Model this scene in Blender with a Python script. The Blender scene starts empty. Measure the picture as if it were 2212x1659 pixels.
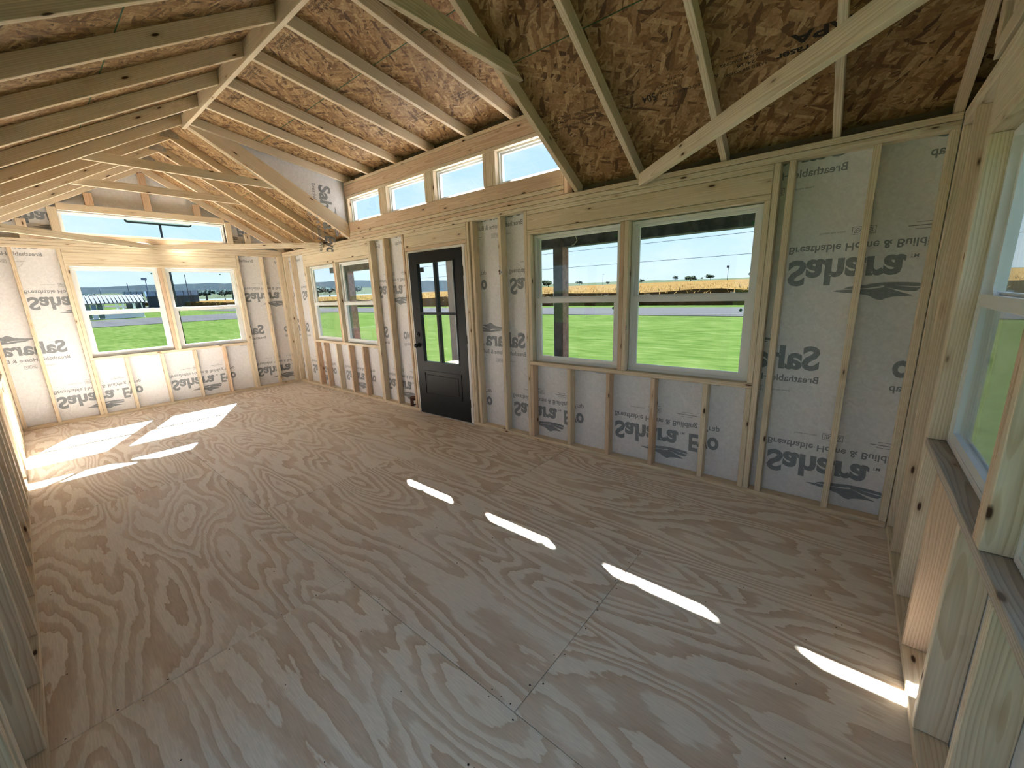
import bpy, bmesh, math, random
from mathutils import Vector, Matrix
random.seed(7)
I = .0254
scene = bpy.context.scene
COL = scene.collection

# ------------------------------------------------------------------ camera
CAM = (8.03, -3.2573, 1.5462)
YAW, PITCH, ROLL, FPX = 0.6973, -0.2244, -0.0344, 873.75
fw = Vector((-math.sin(YAW) * math.cos(PITCH), math.cos(YAW) * math.cos(PITCH), math.sin(PITCH)))
rt = fw.cross(Vector((0, 0, 1))).normalized()
up = rt.cross(fw)
r2 = rt * math.cos(ROLL) + up * math.sin(ROLL)
u2 = -rt * math.sin(ROLL) + up * math.cos(ROLL)
cd = bpy.data.cameras.new('camera')
cam = bpy.data.objects.new('camera', cd)
COL.objects.link(cam)
cd.sensor_fit = 'HORIZONTAL'
cd.sensor_width = 36
cd.lens = FPX / 2212 * 36
cd.clip_start = .02
cd.clip_end = 6000
cam.matrix_world = Matrix(((r2.x, u2.x, -fw.x, CAM[0]), (r2.y, u2.y, -fw.y, CAM[1]), (r2.z, u2.z, -fw.z, CAM[2]), (0, 0, 0, 1)))
scene.camera = cam

# ------------------------------------------------------------------ world, sun, exposure
scene.view_settings.view_transform = 'Standard'
scene.view_settings.look = 'None'
scene.view_settings.gamma = 1
scene.view_settings.exposure = 0.72
scene.view_settings.use_curve_mapping = False
SKY_STRENGTH = .84
SUN_STRENGTH = 108.0
w = bpy.data.worlds.new('sky')
scene.world = w
w.use_nodes = True
nt = w.node_tree
nt.nodes.clear()
N = nt.nodes.new
L = nt.links.new
tc = N('ShaderNodeTexCoord')
sep = N('ShaderNodeSeparateXYZ')
L(tc.outputs['Generated'], sep.inputs[0])
rmp = N('ShaderNodeValToRGB')
e = rmp.color_ramp.elements
e[0].position = 0.0
e[0].color = (.66, .80, .90, 1)
e[1].position = .9
e[1].color = (.30, .52, .86, 1)
m_ = rmp.color_ramp.elements.new(.12)
m_.color = (.52, .74, .92, 1)
L(sep.outputs['Z'], rmp.inputs[0])
mp = N('ShaderNodeMapping')
mp.inputs['Scale'].default_value = (3.2, 3.2, 9.0)
L(tc.outputs['Generated'], mp.inputs[0])
nz = N('ShaderNodeTexNoise')
nz.inputs['Scale'].default_value = 1.6
nz.inputs['Detail'].default_value = 7
nz.inputs['Roughness'].default_value = .62
L(mp.outputs[0], nz.inputs[0])
cr = N('ShaderNodeValToRGB')
cr.color_ramp.elements[0].position = .48
cr.color_ramp.elements[0].color = (0, 0, 0, 1)
cr.color_ramp.elements[1].position = .78
cr.color_ramp.elements[1].color = (.75, .75, .75, 1)
L(nz.outputs[0], cr.inputs[0])
mx = N('ShaderNodeMix')
mx.data_type = 'RGBA'
L(cr.outputs[0], mx.inputs['Factor'])
L(rmp.outputs[0], mx.inputs[6])
mx.inputs[7].default_value = (.80, .88, .93, 1)
bg = N('ShaderNodeBackground')
bg.inputs[1].default_value = SKY_STRENGTH
L(mx.outputs[2], bg.inputs[0])
wo = N('ShaderNodeOutputWorld')
L(bg.outputs[0], wo.inputs[0])

SUN_DIR = Vector((1, -.53, -.985)).normalized()
sd = bpy.data.lights.new('sun', 'SUN')
sd.energy = SUN_STRENGTH
sd.angle = .0093
sd.color = (.95, .97, 1.0)
sun = bpy.data.objects.new('sun', sd)
COL.objects.link(sun)
sun.rotation_euler = SUN_DIR.to_track_quat('-Z', 'Y').to_euler()
sun.location = (-30, 20, 30)
cy = scene.cycles
cy.max_bounces = 9
cy.diffuse_bounces = 6
cy.use_adaptive_sampling = True
cy.adaptive_threshold = .2
cy.adaptive_min_samples = 20
cy.glossy_bounces = 4
cy.transparent_max_bounces = 24
cy.transmission_bounces = 6
cy.sample_clamp_indirect = 12
cy.caustics_reflective = False
cy.caustics_refractive = False
cy.use_denoising = True

# ------------------------------------------------------------------ materials
def new_mat(name):
    m = bpy.data.materials.new(name)
    m.use_nodes = True
    t = m.node_tree
    b = t.nodes['Principled BSDF']
    return m, t, b

def node(t, typ, ins=None, **kw):
    n = t.nodes.new(typ)
    for k, v in kw.items():
        setattr(n, k, v)
    for k, v in (ins or {}).items():
        if hasattr(v, 'is_linked') or isinstance(v, bpy.types.NodeSocket):
            t.links.new(v, n.inputs[k])
        else:
            n.inputs[k].default_value = v
    return n

def ramp(t, fac, stops, interp='LINEAR'):
    r = t.nodes.new('ShaderNodeValToRGB')
    r.color_ramp.interpolation = interp
    el = r.color_ramp.elements
    for k, (p, c) in enumerate(stops):
        if k < 2:
            q = el[k]
            q.position = p
        else:
            q = el.new(p)
        q.color = (*c, 1) if len(c) == 3 else c
    t.links.new(fac, r.inputs[0])
    return r.outputs[0]

def mixc(t, fac, a, b, blend='MIX'):
    n = t.nodes.new('ShaderNodeMix')
    n.data_type = 'RGBA'
    n.blend_type = blend
    for s, v in ((n.inputs[0], fac), (n.inputs[6], a), (n.inputs[7], b)):
        if isinstance(v, bpy.types.NodeSocket):
            t.links.new(v, s)
        else:
            s.default_value = v if not isinstance(v, tuple) or len(v) == 4 else (*v, 1)
    return n.outputs[2]

def math_(t, op, a, b=None, c=None):
    n = t.nodes.new('ShaderNodeMath')
    n.operation = op
    for k, v in enumerate((a, b, c)):
        if v is None:
            continue
        if isinstance(v, bpy.types.NodeSocket):
            t.links.new(v, n.inputs[k])
        else:
            n.inputs[k].default_value = v
    return n.outputs[0]

def obj_coords(t, scale=(1, 1, 1), spread=31.0):
    """object space shifted by a random amount for each object, so no two boards share a grain"""
    c = node(t, 'ShaderNodeTexCoord')
    o = node(t, 'ShaderNodeObjectInfo')
    v = node(t, 'ShaderNodeVectorMath', {0: (spread, spread * .37, spread * .61)}, operation='SCALE')
    t.links.new(o.outputs['Random'], v.inputs['Scale'])
    a = node(t, 'ShaderNodeVectorMath', {0: c.outputs['Object'], 1: v.outputs[0]}, operation='ADD')
    m = node(t, 'ShaderNodeMapping', {0: a.outputs[0], 'Scale': scale})
    return m.outputs[0], c.outputs['Object'], o.outputs['Random']

def wood(name, pale, dark, red=.25, knots=1.0, mid=None):
    m, t, b = new_mat(name)
    v, oc, rnd = obj_coords(t, (1, 1, 1))
    # growth rings about a pith line that lies beside the board, a different one for each board
    wob = node(t, 'ShaderNodeTexNoise', {'Vector': node(t, 'ShaderNodeMapping', {0: v, 'Scale': (1.1, 5, 5)}).outputs[0], 'Scale': 1.0, 'Detail': 2.0})
    pith = node(t, 'ShaderNodeCombineXYZ', {'Y': math_(t, 'MULTIPLY', math_(t, 'SINE', math_(t, 'MULTIPLY', rnd, 57.0)), .075),
                                           'Z': math_(t, 'ADD', math_(t, 'MULTIPLY', math_(t, 'SINE', math_(t, 'MULTIPLY', rnd, 91.0)), .05), .03)})
    p2 = node(t, 'ShaderNodeVectorMath', {0: oc, 1: pith.outputs[0]}, operation='ADD')
    sp = node(t, 'ShaderNodeSeparateXYZ', {0: p2.outputs[0]})
    rr = math_(t, 'SQRT', math_(t, 'ADD', math_(t, 'MULTIPLY', sp.outputs[1], sp.outputs[1]), math_(t, 'MULTIPLY', sp.outputs[2], sp.outputs[2])))
    rr = math_(t, 'ADD', rr, math_(t, 'MULTIPLY', wob.outputs[0], .055))
    ring = math_(t, 'FRACT', math_(t, 'MULTIPLY', rr, 125.0))
    ringf = ramp(t, ring, [(0, (0, 0, 0)), (.55, (.25,) * 3), (.86, (1,) * 3), (.97, (.75,) * 3), (1, (0, 0, 0))])
    fib = node(t, 'ShaderNodeTexNoise', {'Vector': node(t, 'ShaderNodeMapping', {0: v, 'Scale': (4, 160, 160)}).outputs[0], 'Scale': 1.0, 'Detail': 2.0})
    blot = node(t, 'ShaderNodeTexNoise', {'Vector': node(t, 'ShaderNodeMapping', {0: v, 'Scale': (1.4, 9, 9)}).outputs[0], 'Scale': 1.0, 'Detail': 3.0})
    col = mixc(t, math_(t, 'MULTIPLY', ringf, .85), pale, dark)
    col = mixc(t, ramp(t, blot.outputs[0], [(.35, (0,) * 3), (.75, (.45,) * 3)]), col, mid or dark)
    col = mixc(t, .22, col, mixc(t, 1.0, col, ramp(t, fib.outputs[0], [(.3, (.55,) * 3), (.7, (1.25,) * 3)]), 'MULTIPLY'))
    # each board its own tone
    tone = ramp(t, math_(t, 'FRACT', math_(t, 'MULTIPLY', rnd, 7.31)), [(0, (1.06, 1.04, 1.0)), (.45, (1, .97, .93)), (.8, (.93, .86, .78)), (1, (.98, .84, .72))])
    col = mixc(t, .35 + red, col, tone, 'MULTIPLY')
    # knots, seen from any face
    kv = node(t, 'ShaderNodeTexVoronoi', {'Vector': node(t, 'ShaderNodeMapping', {0: v, 'Scale': (4.6, 15, 15)}).outputs[0], 'Scale': 1.0, 'Randomness': 1.0}, feature='F1')
    kmask = math_(t, 'MULTIPLY', ramp(t, kv.outputs['Distance'], [(.075, (1,) * 3), (.13, (0,) * 3)]),
                  ramp(t, node(t, 'ShaderNodeSeparateColor', {0: kv.outputs['Color']}).outputs[0], [(.42, (0,) * 3), (.46, (1,) * 3)]))
    halo = math_(t, 'MULTIPLY', ramp(t, kv.outputs['Distance'], [(.12, (1,) * 3), (.30, (0,) * 3)]),
                 ramp(t, node(t, 'ShaderNodeSeparateColor', {0: kv.outputs['Color']}).outputs[0], [(.42, (0,) * 3), (.46, (1,) * 3)]))
    col = mixc(t, math_(t, 'MULTIPLY', halo, .35), col, (.36, .20, .09))
    col = mixc(t, math_(t, 'MULTIPLY', kmask, knots), col, (.065, .03, .016))
    t.links.new(col, b.inputs['Base Color'])
    b.inputs['Roughness'].default_value = .72
    b.inputs['Specular IOR Level'].default_value = .25
    bp = node(t, 'ShaderNodeBump', {'Height': fib.outputs[0], 'Strength': .12, 'Distance': .002})
    t.links.new(bp.outputs[0], b.inputs['Normal'])
    return m

def plywood():
    m, t, b = new_mat('plywood')
    v, oc, rnd = obj_coords(t, (1, 1, 1))
    warp = node(t, 'ShaderNodeTexNoise', {'Vector': node(t, 'ShaderNodeMapping', {0: v, 'Scale': (5, 26, 1)}).outputs[0], 'Scale': 1.0, 'Detail': 3.0})
    h = node(t, 'ShaderNodeTexNoise', {'Vector': node(t, 'ShaderNodeMapping', {0: v, 'Scale': (.55, 2.6, 0)}).outputs[0], 'Scale': 1.0, 'Detail': 1.4, 'Roughness': .45, 'Distortion': .3})
    hh = math_(t, 'ADD', math_(t, 'MULTIPLY', h.outputs[0], 19.0), math_(t, 'MULTIPLY', warp.outputs[0], 1.0))
    f = math_(t, 'FRACT', hh)
    band = ramp(t, f, [(0, (0,) * 3), (.40, (.05,) * 3), (.50, (.65,) * 3), (.78, (.8,) * 3), (.90, (1,) * 3), (.94, (0,) * 3)])
    soft = node(t, 'ShaderNodeTexNoise', {'Vector': node(t, 'ShaderNodeMapping', {0: v, 'Scale': (1.2, 3.2, 1)}).outputs[0], 'Scale': 1.0, 'Detail': 4.0})
    fine = node(t, 'ShaderNodeTexNoise', {'Vector': node(t, 'ShaderNodeMapping', {0: v, 'Scale': (14, 210, 1)}).outputs[0], 'Scale': 1.0, 'Detail': 2.0})
    amt = math_(t, 'MULTIPLY', band, ramp(t, soft.outputs[0], [(.3, (.35,) * 3), (.6, (1,) * 3)]))
    col = mixc(t, amt, (.84, .775, .69), (.55, .405, .285))
    col = mixc(t, ramp(t, soft.outputs[0], [(.45, (0,) * 3), (.75, (.22,) * 3)]), col, (.74, .665, .60))
    col = mixc(t, .28, col, mixc(t, 1.0, col, ramp(t, fine.outputs[0], [(.3, (.62,) * 3), (.7, (1.2,) * 3)]), 'MULTIPLY'))
    tone = ramp(t, rnd, [(0, (1.05, 1.03, 1.0)), (.5, (1, .98, .97)), (1, (.93, .9, .86))])
    col = mixc(t, 1.0, col, tone, 'MULTIPLY')
    t.links.new(col, b.inputs['Base Color'])
    b.inputs['Roughness'].default_value = .55
    b.inputs['Specular IOR Level'].default_value = .35
    bp = node(t, 'ShaderNodeBump', {'Height': fine.outputs[0], 'Strength': .08, 'Distance': .001})
    t.links.new(bp.outputs[0], b.inputs['Normal'])
    return m

def osb():
    m, t, b = new_mat('oriented_strand_board')
    v, oc, rnd = obj_coords(t, (1, 1, 1))
    wv = node(t, 'ShaderNodeTexNoise', {'Vector': v, 'Scale': 9.0, 'Detail': 2.0})
    dv = node(t, 'ShaderNodeVectorMath', {0: wv.outputs[1], 1: (.028, .028, 0)}, operation='MULTIPLY')
    v2 = node(t, 'ShaderNodeVectorMath', {0: v, 1: dv.outputs[0]}, operation='ADD').outputs[0]
    layers = []
    for k, (ang, sx, sy) in enumerate(((.15, 8, 44), (.62, 9, 50), (-.5, 8, 46), (1.1, 11, 42))):
        vr = node(t, 'ShaderNodeMapping', {0: v2, 'Rotation': (0, 0, ang)})
        vs = node(t, 'ShaderNodeMapping', {0: vr.outputs[0], 'Scale': (sx, sy, 0), 'Location': (k * 3.7, k * 1.9, 0)})
        vo = node(t, 'ShaderNodeTexVoronoi', {'Vector': vs.outputs[0], 'Scale': 1.0, 'Randomness': 1.0}, feature='F1')
        sc = node(t, 'ShaderNodeSeparateColor', {0: vo.outputs['Color']})
        layers.append((ramp(t, sc.outputs[0], [(0, (.08, .038, .016)), (.12, (.17, .086, .034)), (.35, (.26, .148, .062)), (.7, (.33, .20, .09)), (1, (.45, .305, .155))]), sc.outputs[1], vo.outputs['Distance']))
    col = layers[0][0]
    for c, k, d in layers[1:]:
        col = mixc(t, ramp(t, k, [(.58, (0,) * 3), (.62, (1,) * 3)]), col, c)
    ed = node(t, 'ShaderNodeTexNoise', {'Vector': v, 'Scale': 60.0, 'Detail': 3.0})
    col = mixc(t, .45, col, mixc(t, 1.0, col, ramp(t, ed.outputs[0], [(.35, (.55,) * 3), (.65, (1.25,) * 3)]), 'MULTIPLY'))
    t.links.new(col, b.inputs['Base Color'])
    b.inputs['Roughness'].default_value = .6
    b.inputs['Specular IOR Level'].default_value = .3
    bp = node(t, 'ShaderNodeBump', {'Height': ed.outputs[0], 'Strength': .25, 'Distance': .003})
    t.links.new(bp.outputs[0], b.inputs['Normal'])
    return m

def wrap_mat():
    m, t, b = new_mat('house_wrap_film')
    c = node(t, 'ShaderNodeTexCoord')
    a = node(t, 'ShaderNodeTexNoise', {'Vector': c.outputs['Object'], 'Scale': 34.0, 'Detail': 5.0, 'Distortion': 1.2})
    big = node(t, 'ShaderNodeTexNoise', {'Vector': c.outputs['Object'], 'Scale': 2.1, 'Detail': 3.0, 'Distortion': 1.5})
    col = ramp(t, a.outputs[0], [(.3, (.665, .655, .68)), (.7, (.77, .765, .79))])
    t.links.new(col, b.inputs['Base Color'])
    b.inputs['Roughness'].default_value = .38
    b.inputs['Specular IOR Level'].default_value = .4
    cre = node(t, 'ShaderNodeTexWave', {'Vector': node(t, 'ShaderNodeMapping', {0: c.outputs['Object'], 'Rotation': (.3, .55, .6)}).outputs[0], 'Scale': 1.3, 'Distortion': 9.0, 'Detail': 3.0, 'Detail Scale': 1.4})
    hsum = math_(t, 'ADD', math_(t, 'MULTIPLY', big.outputs[0], 1.0), math_(t, 'MULTIPLY', ramp(t, cre.outputs[0], [(.0, (1,) * 3), (.06, (0,) * 3)]), .25))
    bp = node(t, 'ShaderNodeBump', {'Height': hsum, 'Strength': .35, 'Distance': .02})
    t.links.new(bp.outputs[0], b.inputs['Normal'])
    return m

def plain(name, col, rough=.6, spec=.4, metal=0, noise=0, scale=20, bump=0):
    m, t, b = new_mat(name)
    b.inputs['Roughness'].default_value = rough
    b.inputs['Specular IOR Level'].default_value = spec
    b.inputs['Metallic'].default_value = metal
    if noise:
        c = node(t, 'ShaderNodeTexCoord')
        a = node(t, 'ShaderNodeTexNoise', {'Vector': c.outputs['Object'], 'Scale': scale, 'Detail': 5.0})
        lo = tuple(x * (1 - noise) for x in col)
        hi = tuple(min(1, x * (1 + noise)) for x in col)
        t.links.new(ramp(t, a.outputs[0], [(.3, lo), (.7, hi)]), b.inputs['Base Color'])
        if bump:
            bp = node(t, 'ShaderNodeBump', {'Height': a.outputs[0], 'Strength': bump, 'Distance': .01})
            t.links.new(bp.outputs[0], b.inputs['Normal'])
    else:
        b.inputs['Base Color'].default_value = (*col, 1)
    return m

def glass_mat():
    m = bpy.data.materials.new('window_glass')
    m.use_nodes = True
    t = m.node_tree
    t.nodes.clear()
    tr = node(t, 'ShaderNodeBsdfTransparent', {'Color': (.95, .97, .965, 1)})
    gl = node(t, 'ShaderNodeBsdfGlossy', {'Color': (1, 1, 1, 1), 'Roughness': .01})
    ge = node(t, 'ShaderNodeNewGeometry')
    dp = node(t, 'ShaderNodeVectorMath', {0: ge.outputs['Normal'], 1: ge.outputs['Incoming']}, operation='DOT_PRODUCT')
    k = math_(t, 'POWER', math_(t, 'SUBTRACT', 1.0, math_(t, 'ABSOLUTE', dp.outputs['Value'])), 5.0)
    fac = math_(t, 'ADD', math_(t, 'MULTIPLY', k, .85), .03)
    mxs = node(t, 'ShaderNodeMixShader', {0: fac, 1: tr.outputs[0], 2: gl.outputs[0]})
    out = node(t, 'ShaderNodeOutputMaterial', {0: mxs.outputs[0]})
    return m

def screen_mat():
    m = bpy.data.materials.new('insect_screen_mesh')
    m.use_nodes = True
    t = m.node_tree
    t.nodes.clear()
    tr = node(t, 'ShaderNodeBsdfTransparent')
    df = node(t, 'ShaderNodeBsdfDiffuse', {'Color': (.34, .36, .33, 1)})
    mxs = node(t, 'ShaderNodeMixShader', {0: .36, 1: tr.outputs[0], 2: df.outputs[0]})
    node(t, 'ShaderNodeOutputMaterial', {0: mxs.outputs[0]})
    return m

def ground_mat(name, cols, sx, sy, scale=1.0):
    m, t, b = new_mat(name)
    c = node(t, 'ShaderNodeTexCoord')
    v = node(t, 'ShaderNodeMapping', {0: c.outputs['Object'], 'Scale': (sx, sy, 1)})
    a = node(t, 'ShaderNodeTexNoise', {'Vector': v.outputs[0], 'Scale': scale, 'Detail': 8.0, 'Roughness': .65})
    big = node(t, 'ShaderNodeTexNoise', {'Vector': v.outputs[0], 'Scale': scale * .12, 'Detail': 3.0})
    k = math_(t, 'ADD', math_(t, 'MULTIPLY', a.outputs[0], .75), math_(t, 'MULTIPLY', big.outputs[0], .25))
    t.links.new(ramp(t, k, [(.32 + .36 * i / (len(cols) - 1), q) for i, q in enumerate(cols)]), b.inputs['Base Color'])
    b.inputs['Roughness'].default_value = 1
    b.inputs['Specular IOR Level'].default_value = 0
    return m

def leafy(m):
    """thin leaves: half of the light that falls on one side comes out of the other"""
    t = m.node_tree
    b = t.nodes['Principled BSDF']
    col = b.inputs['Base Color'].links[0].from_socket
    d = node(t, 'ShaderNodeBsdfDiffuse', {'Color': col})
    tl = node(t, 'ShaderNodeBsdfTranslucent', {'Color': col})
    mxs = node(t, 'ShaderNodeMixShader', {0: .5, 1: d.outputs[0], 2: tl.outputs[0]})
    t.links.new(mxs.outputs[0], t.nodes['Material Output'].inputs[0])
    return m

M = {}
EX = .17                     # outdoor colours darkened to offset the overstrong sun
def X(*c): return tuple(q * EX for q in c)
M['pine'] = wood('pine_lumber', (.79, .705, .565), (.60, .475, .325), .1)
M['pine_red'] = wood('reddish_pine_lumber', (.72, .56, .42), (.52, .35, .225), .2)
M['weathered'] = wood('weathered_pine_lumber', (.55, .51, .44), (.36, .32, .27), .1, .7)
M['ply'] = plywood()
M['osb'] = osb()
M['wrap'] = wrap_mat()
M['ink'] = plain('wrap_print_ink', (.235, .255, .28), .45, .35, noise=.12, scale=60)
M['stamp'] = plain('black_stamp_ink', (.028, .022, .018), .7, .2)
M['green_edge'] = plain('green_edge_paint', (.05, .115, .06), .7, .2, noise=.3, scale=50)
M['vinyl'] = plain('white_vinyl', (.74, .75, .75), .35, .5)
M['glass'] = glass_mat()
M['screen'] = screen_mat()
M['door'] = plain('black_door_paint', (.006, .007, .009), .4, .22, noise=.15, scale=14)
M['jamb'] = plain('white_door_jamb', (.72, .71, .70), .5, .4)
M['black_metal'] = plain('black_metal', (.012, .012, .013), .3, .5, .6)
M['steel'] = plain('galvanised_steel', (.45, .46, .47), .4, .5, .8, noise=.2, scale=30)
M['nail'] = plain('dark_nail_head', (.045, .035, .03), .5, .3, .3)
M['siding'] = plain('brown_siding', (.16, .12, .09), .7, .3, noise=.2, scale=8)
M['roof_metal'] = plain('dark_roof_metal', (.10, .10, .11), .5, .4, .3)
M['porch_dark'] = plain('dark_porch_stain', (.105, .115, .125), .8, .1, noise=.4, scale=9)
M['porch_brown'] = plain('brown_porch_soffit', (.24, .21, .17), .8, .1, noise=.25, scale=7)
M['rust'] = plain('rust_primer_post', (.30, .165, .15), .8, .1, noise=.35, scale=16)
M['grey_post'] = plain('lilac_grey_post_paint', (.42, .39, .40), .8, .1, noise=.12, scale=12)
M['deck'] = plain('pale_deck_boards', X(.16, .15, .145), .9, 0, noise=.2, scale=10)
M['sticker'] = plain('green_sticker', (.03, .16, .07), .5, .4)
M['white_cord'] = plain('pale_cord', (.6, .57, .5), .7, .2)
M['rust_can'] = plain('rusty_brown_can', (.10, .035, .02), .55, .4, noise=.3, scale=40)
M['white_cup'] = plain('white_plastic', (.68, .68, .68), .45, .4)
M['leather'] = plain('brown_leather', (.12, .045, .02), .6, .3)
M['tag_white'] = plain('white_tag', (.70, .70, .70), .5, .3)
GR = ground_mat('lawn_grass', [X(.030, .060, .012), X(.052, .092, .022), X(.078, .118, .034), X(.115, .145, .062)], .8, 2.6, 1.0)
M['road'] = ground_mat('asphalt', [X(.064, .067, .075), X(.078, .081, .090), X(.090, .093, .102)], .04, .8, 1.0)
M['line'] = plain('road_paint', X(.14, .14, .14), .9, 0)
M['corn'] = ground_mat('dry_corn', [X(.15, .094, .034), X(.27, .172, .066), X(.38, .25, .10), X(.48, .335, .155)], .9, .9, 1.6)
leafy(M['corn'])
M['corn_green'] = ground_mat('green_corn', [X(.07, .095, .020), X(.14, .16, .035), X(.21, .21, .06)], 1.2, 1.2, 2.0)
leafy(M['corn_green'])
M['hill'] = ground_mat('hazy_wooded_hill', [X(.030, .044, .058), X(.036, .054, .068), X(.050, .070, .078)], .012, .012, 1.0)  # blue of the distant air is mixed into the forest colour
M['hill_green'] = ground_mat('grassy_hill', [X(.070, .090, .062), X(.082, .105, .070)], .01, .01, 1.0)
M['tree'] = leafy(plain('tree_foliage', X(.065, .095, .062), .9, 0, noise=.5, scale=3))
M['tree_haze'] = leafy(plain('hazy_tree_foliage', X(.095, .145, .15), .9, 0, noise=.4, scale=3))  # foliage paled and blued in its colour to stand for haze
M['pole'] = plain('utility_pole_wood', (.07, .085, .11), .9, 0)
M['wire'] = plain('power_line', X(.02, .03, .042), .9, 0)
M['white_paint'] = plain('white_painted_metal', (.70, .72, .74), .9, 0)
M['shelter_roof'] = plain('dimmed_white_ribbed_metal', (.085, .09, .095), .9, 0)  # white roof set dark in colour because direct sun strikes it
M['seam'] = plain('grey_roof_seam', (.10, .12, .14), .9, 0)
M['green_panel'] = plain('grey_green_panel', (.13, .18, .17), .9, 0)
M['container'] = plain('blue_grey_steel', (.20, .26, .38), .9, 0, noise=.25, scale=1.2)
M['sign_dark'] = plain('dark_sign_frame', (.05, .06, .07), .9, 0)
M['sign_face'] = plain('pale_sign_face', (.85, .88, .9), .9, 0)

# ------------------------------------------------------------------ object helpers
def tag(o, label=None, cat=None, group=None, kind=None):
    if label: o['label'] = label
    if cat: o['category'] = cat
    if group: o['group'] = group
    if kind: o['kind'] = kind
    return o

def empty(name, loc=(0, 0, 0)):
    o = bpy.data.objects.new(name, None)
    o.empty_display_size = .1
    o.matrix_basis = Matrix.Translation(Vector(loc))
    COL.objects.link(o)
    return o

def world_of(o):
    mtx = o.matrix_basis.copy()
    while o.parent:
        o = o.parent
        mtx = o.matrix_basis @ mtx
    return mtx

def link(name, me, mat, parent=None, mw=None):
    o = bpy.data.objects.new(name, me)
    COL.objects.link(o)
    if mat is not None and not me.materials:
        me.materials.append(mat)
    mw = mw or Matrix.Identity(4)
    if parent:
        o.parent = parent
        o.matrix_basis = world_of(parent).inverted() @ mw
    else:
        o.matrix_basis = mw
    return o

def mesh(name, verts, faces, bevel=0, smooth=False, weld=True):
    me = bpy.data.meshes.new(name)
    bm = bmesh.new()
    vs = [bm.verts.new(v) for v in verts]
    for f in faces:
        try:
            bm.faces.new([vs[i] for i in f])
        except ValueError:
            pass
    if weld:
        bmesh.ops.remove_doubles(bm, verts=bm.verts, dist=1e-5)
    bmesh.ops.recalc_face_normals(bm, faces=bm.faces)
    if bevel:
        bmesh.ops.bevel(bm, geom=list(bm.edges), offset=bevel, segments=1, profile=.5, affect='EDGES')
    if smooth:
        for f in bm.faces:
            f.smooth = True
    bm.to_mesh(me)
    bm.free()
    return me

BOXF = [(0, 1, 3, 2), (4, 6, 7, 5), (0, 4, 5, 1), (2, 3, 7, 6), (0, 2, 6, 4), (1, 5, 7, 3)]
def box_verts(a, b):
    return [(x, y, z) for x in (a[0], b[0]) for y in (a[1], b[1]) for z in (a[2], b[2])]

_cache = {}
AX = {0: Matrix.Identity(3), 1: Matrix(((0, 0, 1), (1, 0, 0), (0, 1, 0))), 2: Matrix(((0, 1, 0), (0, 0, 1), (1, 0, 0)))}
def board(name, a, b, parent, mat='pine', bevel=.0024, inch=True):
    """an axis-aligned board from corner a to corner b; its own X axis runs along the grain"""
    s = I if inch else 1
    lo = Vector([min(p, q) for p, q in zip(a, b)]) * s
    hi = Vector([max(p, q) for p, q in zip(a, b)]) * s
    if mat in ('pine', 'pine_red', 'weathered') and inch:      # boards never meet quite tight
        g_ = Vector((.001, .001, .001))
        lo, hi = lo + g_, hi - g_
    d = hi - lo
    k = max(range(3), key=lambda i: d[i])
    R = AX[k]
    dl = R.transposed() @ d
    key = (tuple(round(x, 4) for x in dl), mat, bevel)
    if key not in _cache:
        h = dl / 2
        me = mesh(name, box_verts(-h, h), BOXF, min(bevel, min(dl) * .2))
        me.materials.append(M[mat])
        _cache[key] = me
    return link(name, _cache[key], None, parent, Matrix.Translation((lo + hi) / 2) @ R.to_4x4())

def prism(name, poly, x0, x1, parent, mat='pine', ang=0, bevel=.0024):
    """a sloping member: polygon (y, z) in inches pulled from x0 to x1; grain along the slope angle in the yz plane"""
    cyv = sum(p[0] for p in poly) / len(poly)
    cz = sum(p[1] for p in poly) / len(poly)
    org = Vector(((x0 + x1) / 2, cyv, cz)) * I
    R = Matrix(((0, 0, -1), (math.cos(ang), -math.sin(ang), 0), (math.sin(ang), math.cos(ang), 0)))
    R = Matrix(((0, 0, 1), (math.cos(ang), -math.sin(ang), 0), (math.sin(ang), math.cos(ang), 0)))
    vs = []
    for x in (x0, x1):
        for (y, z) in poly:
            vs.append(R.transposed() @ (Vector((x, y, z)) * I - org))
    n = len(poly)
    fs = [tuple(range(n)), tuple(range(2 * n - 1, n - 1, -1))] + [(i, (i + 1) % n, n + (i + 1) % n, n + i) for i in range(n)]
    me = mesh(name, vs, fs, bevel)
    return link(name, me, M[mat], parent, Matrix.Translation(org) @ R.to_4x4())

def bar(name, p, q, wid, hgt, parent, mat='pine', bevel=.0024):
    """a straight member between two points (inches), hgt tall, wid thick"""
    p = Vector(p) * I
    q = Vector(q) * I
    X = (q - p).normalized()
    Y = Vector((0, 0, 1)).cross(X).normalized()
    Z = X.cross(Y)
    l = (q - p).length
    me = mesh(name, box_verts((-l / 2, -wid * I / 2, -hgt * I / 2), (l / 2, wid * I / 2, hgt * I / 2)), BOXF, bevel)
    mw = Matrix((X, Y, Z)).transposed().to_4x4()
    mw.translation = (p + q) / 2
    return link(name, me, M[mat], parent, mw)

def clip_poly(poly, planes):
    for (a, b_, c) in planes:          # keep a*u + b*v <= c
        out = []
        for i in range(len(poly)):
            p, q = poly[i], poly[(i + 1) % len(poly)]
            dp, dq = a * p[0] + b_ * p[1] - c, a * q[0] + b_ * q[1] - c
            if dp <= 1e-9:
                out.append(p)
            if (dp < -1e-9 and dq > 1e-9) or (dp > 1e-9 and dq < -1e-9):
                k = dp / (dp - dq)
                out.append((p[0] + k * (q[0] - p[0]), p[1] + k * (q[1] - p[1])))
        poly = out
        if len(poly) < 3:
            return []
    return poly

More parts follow.
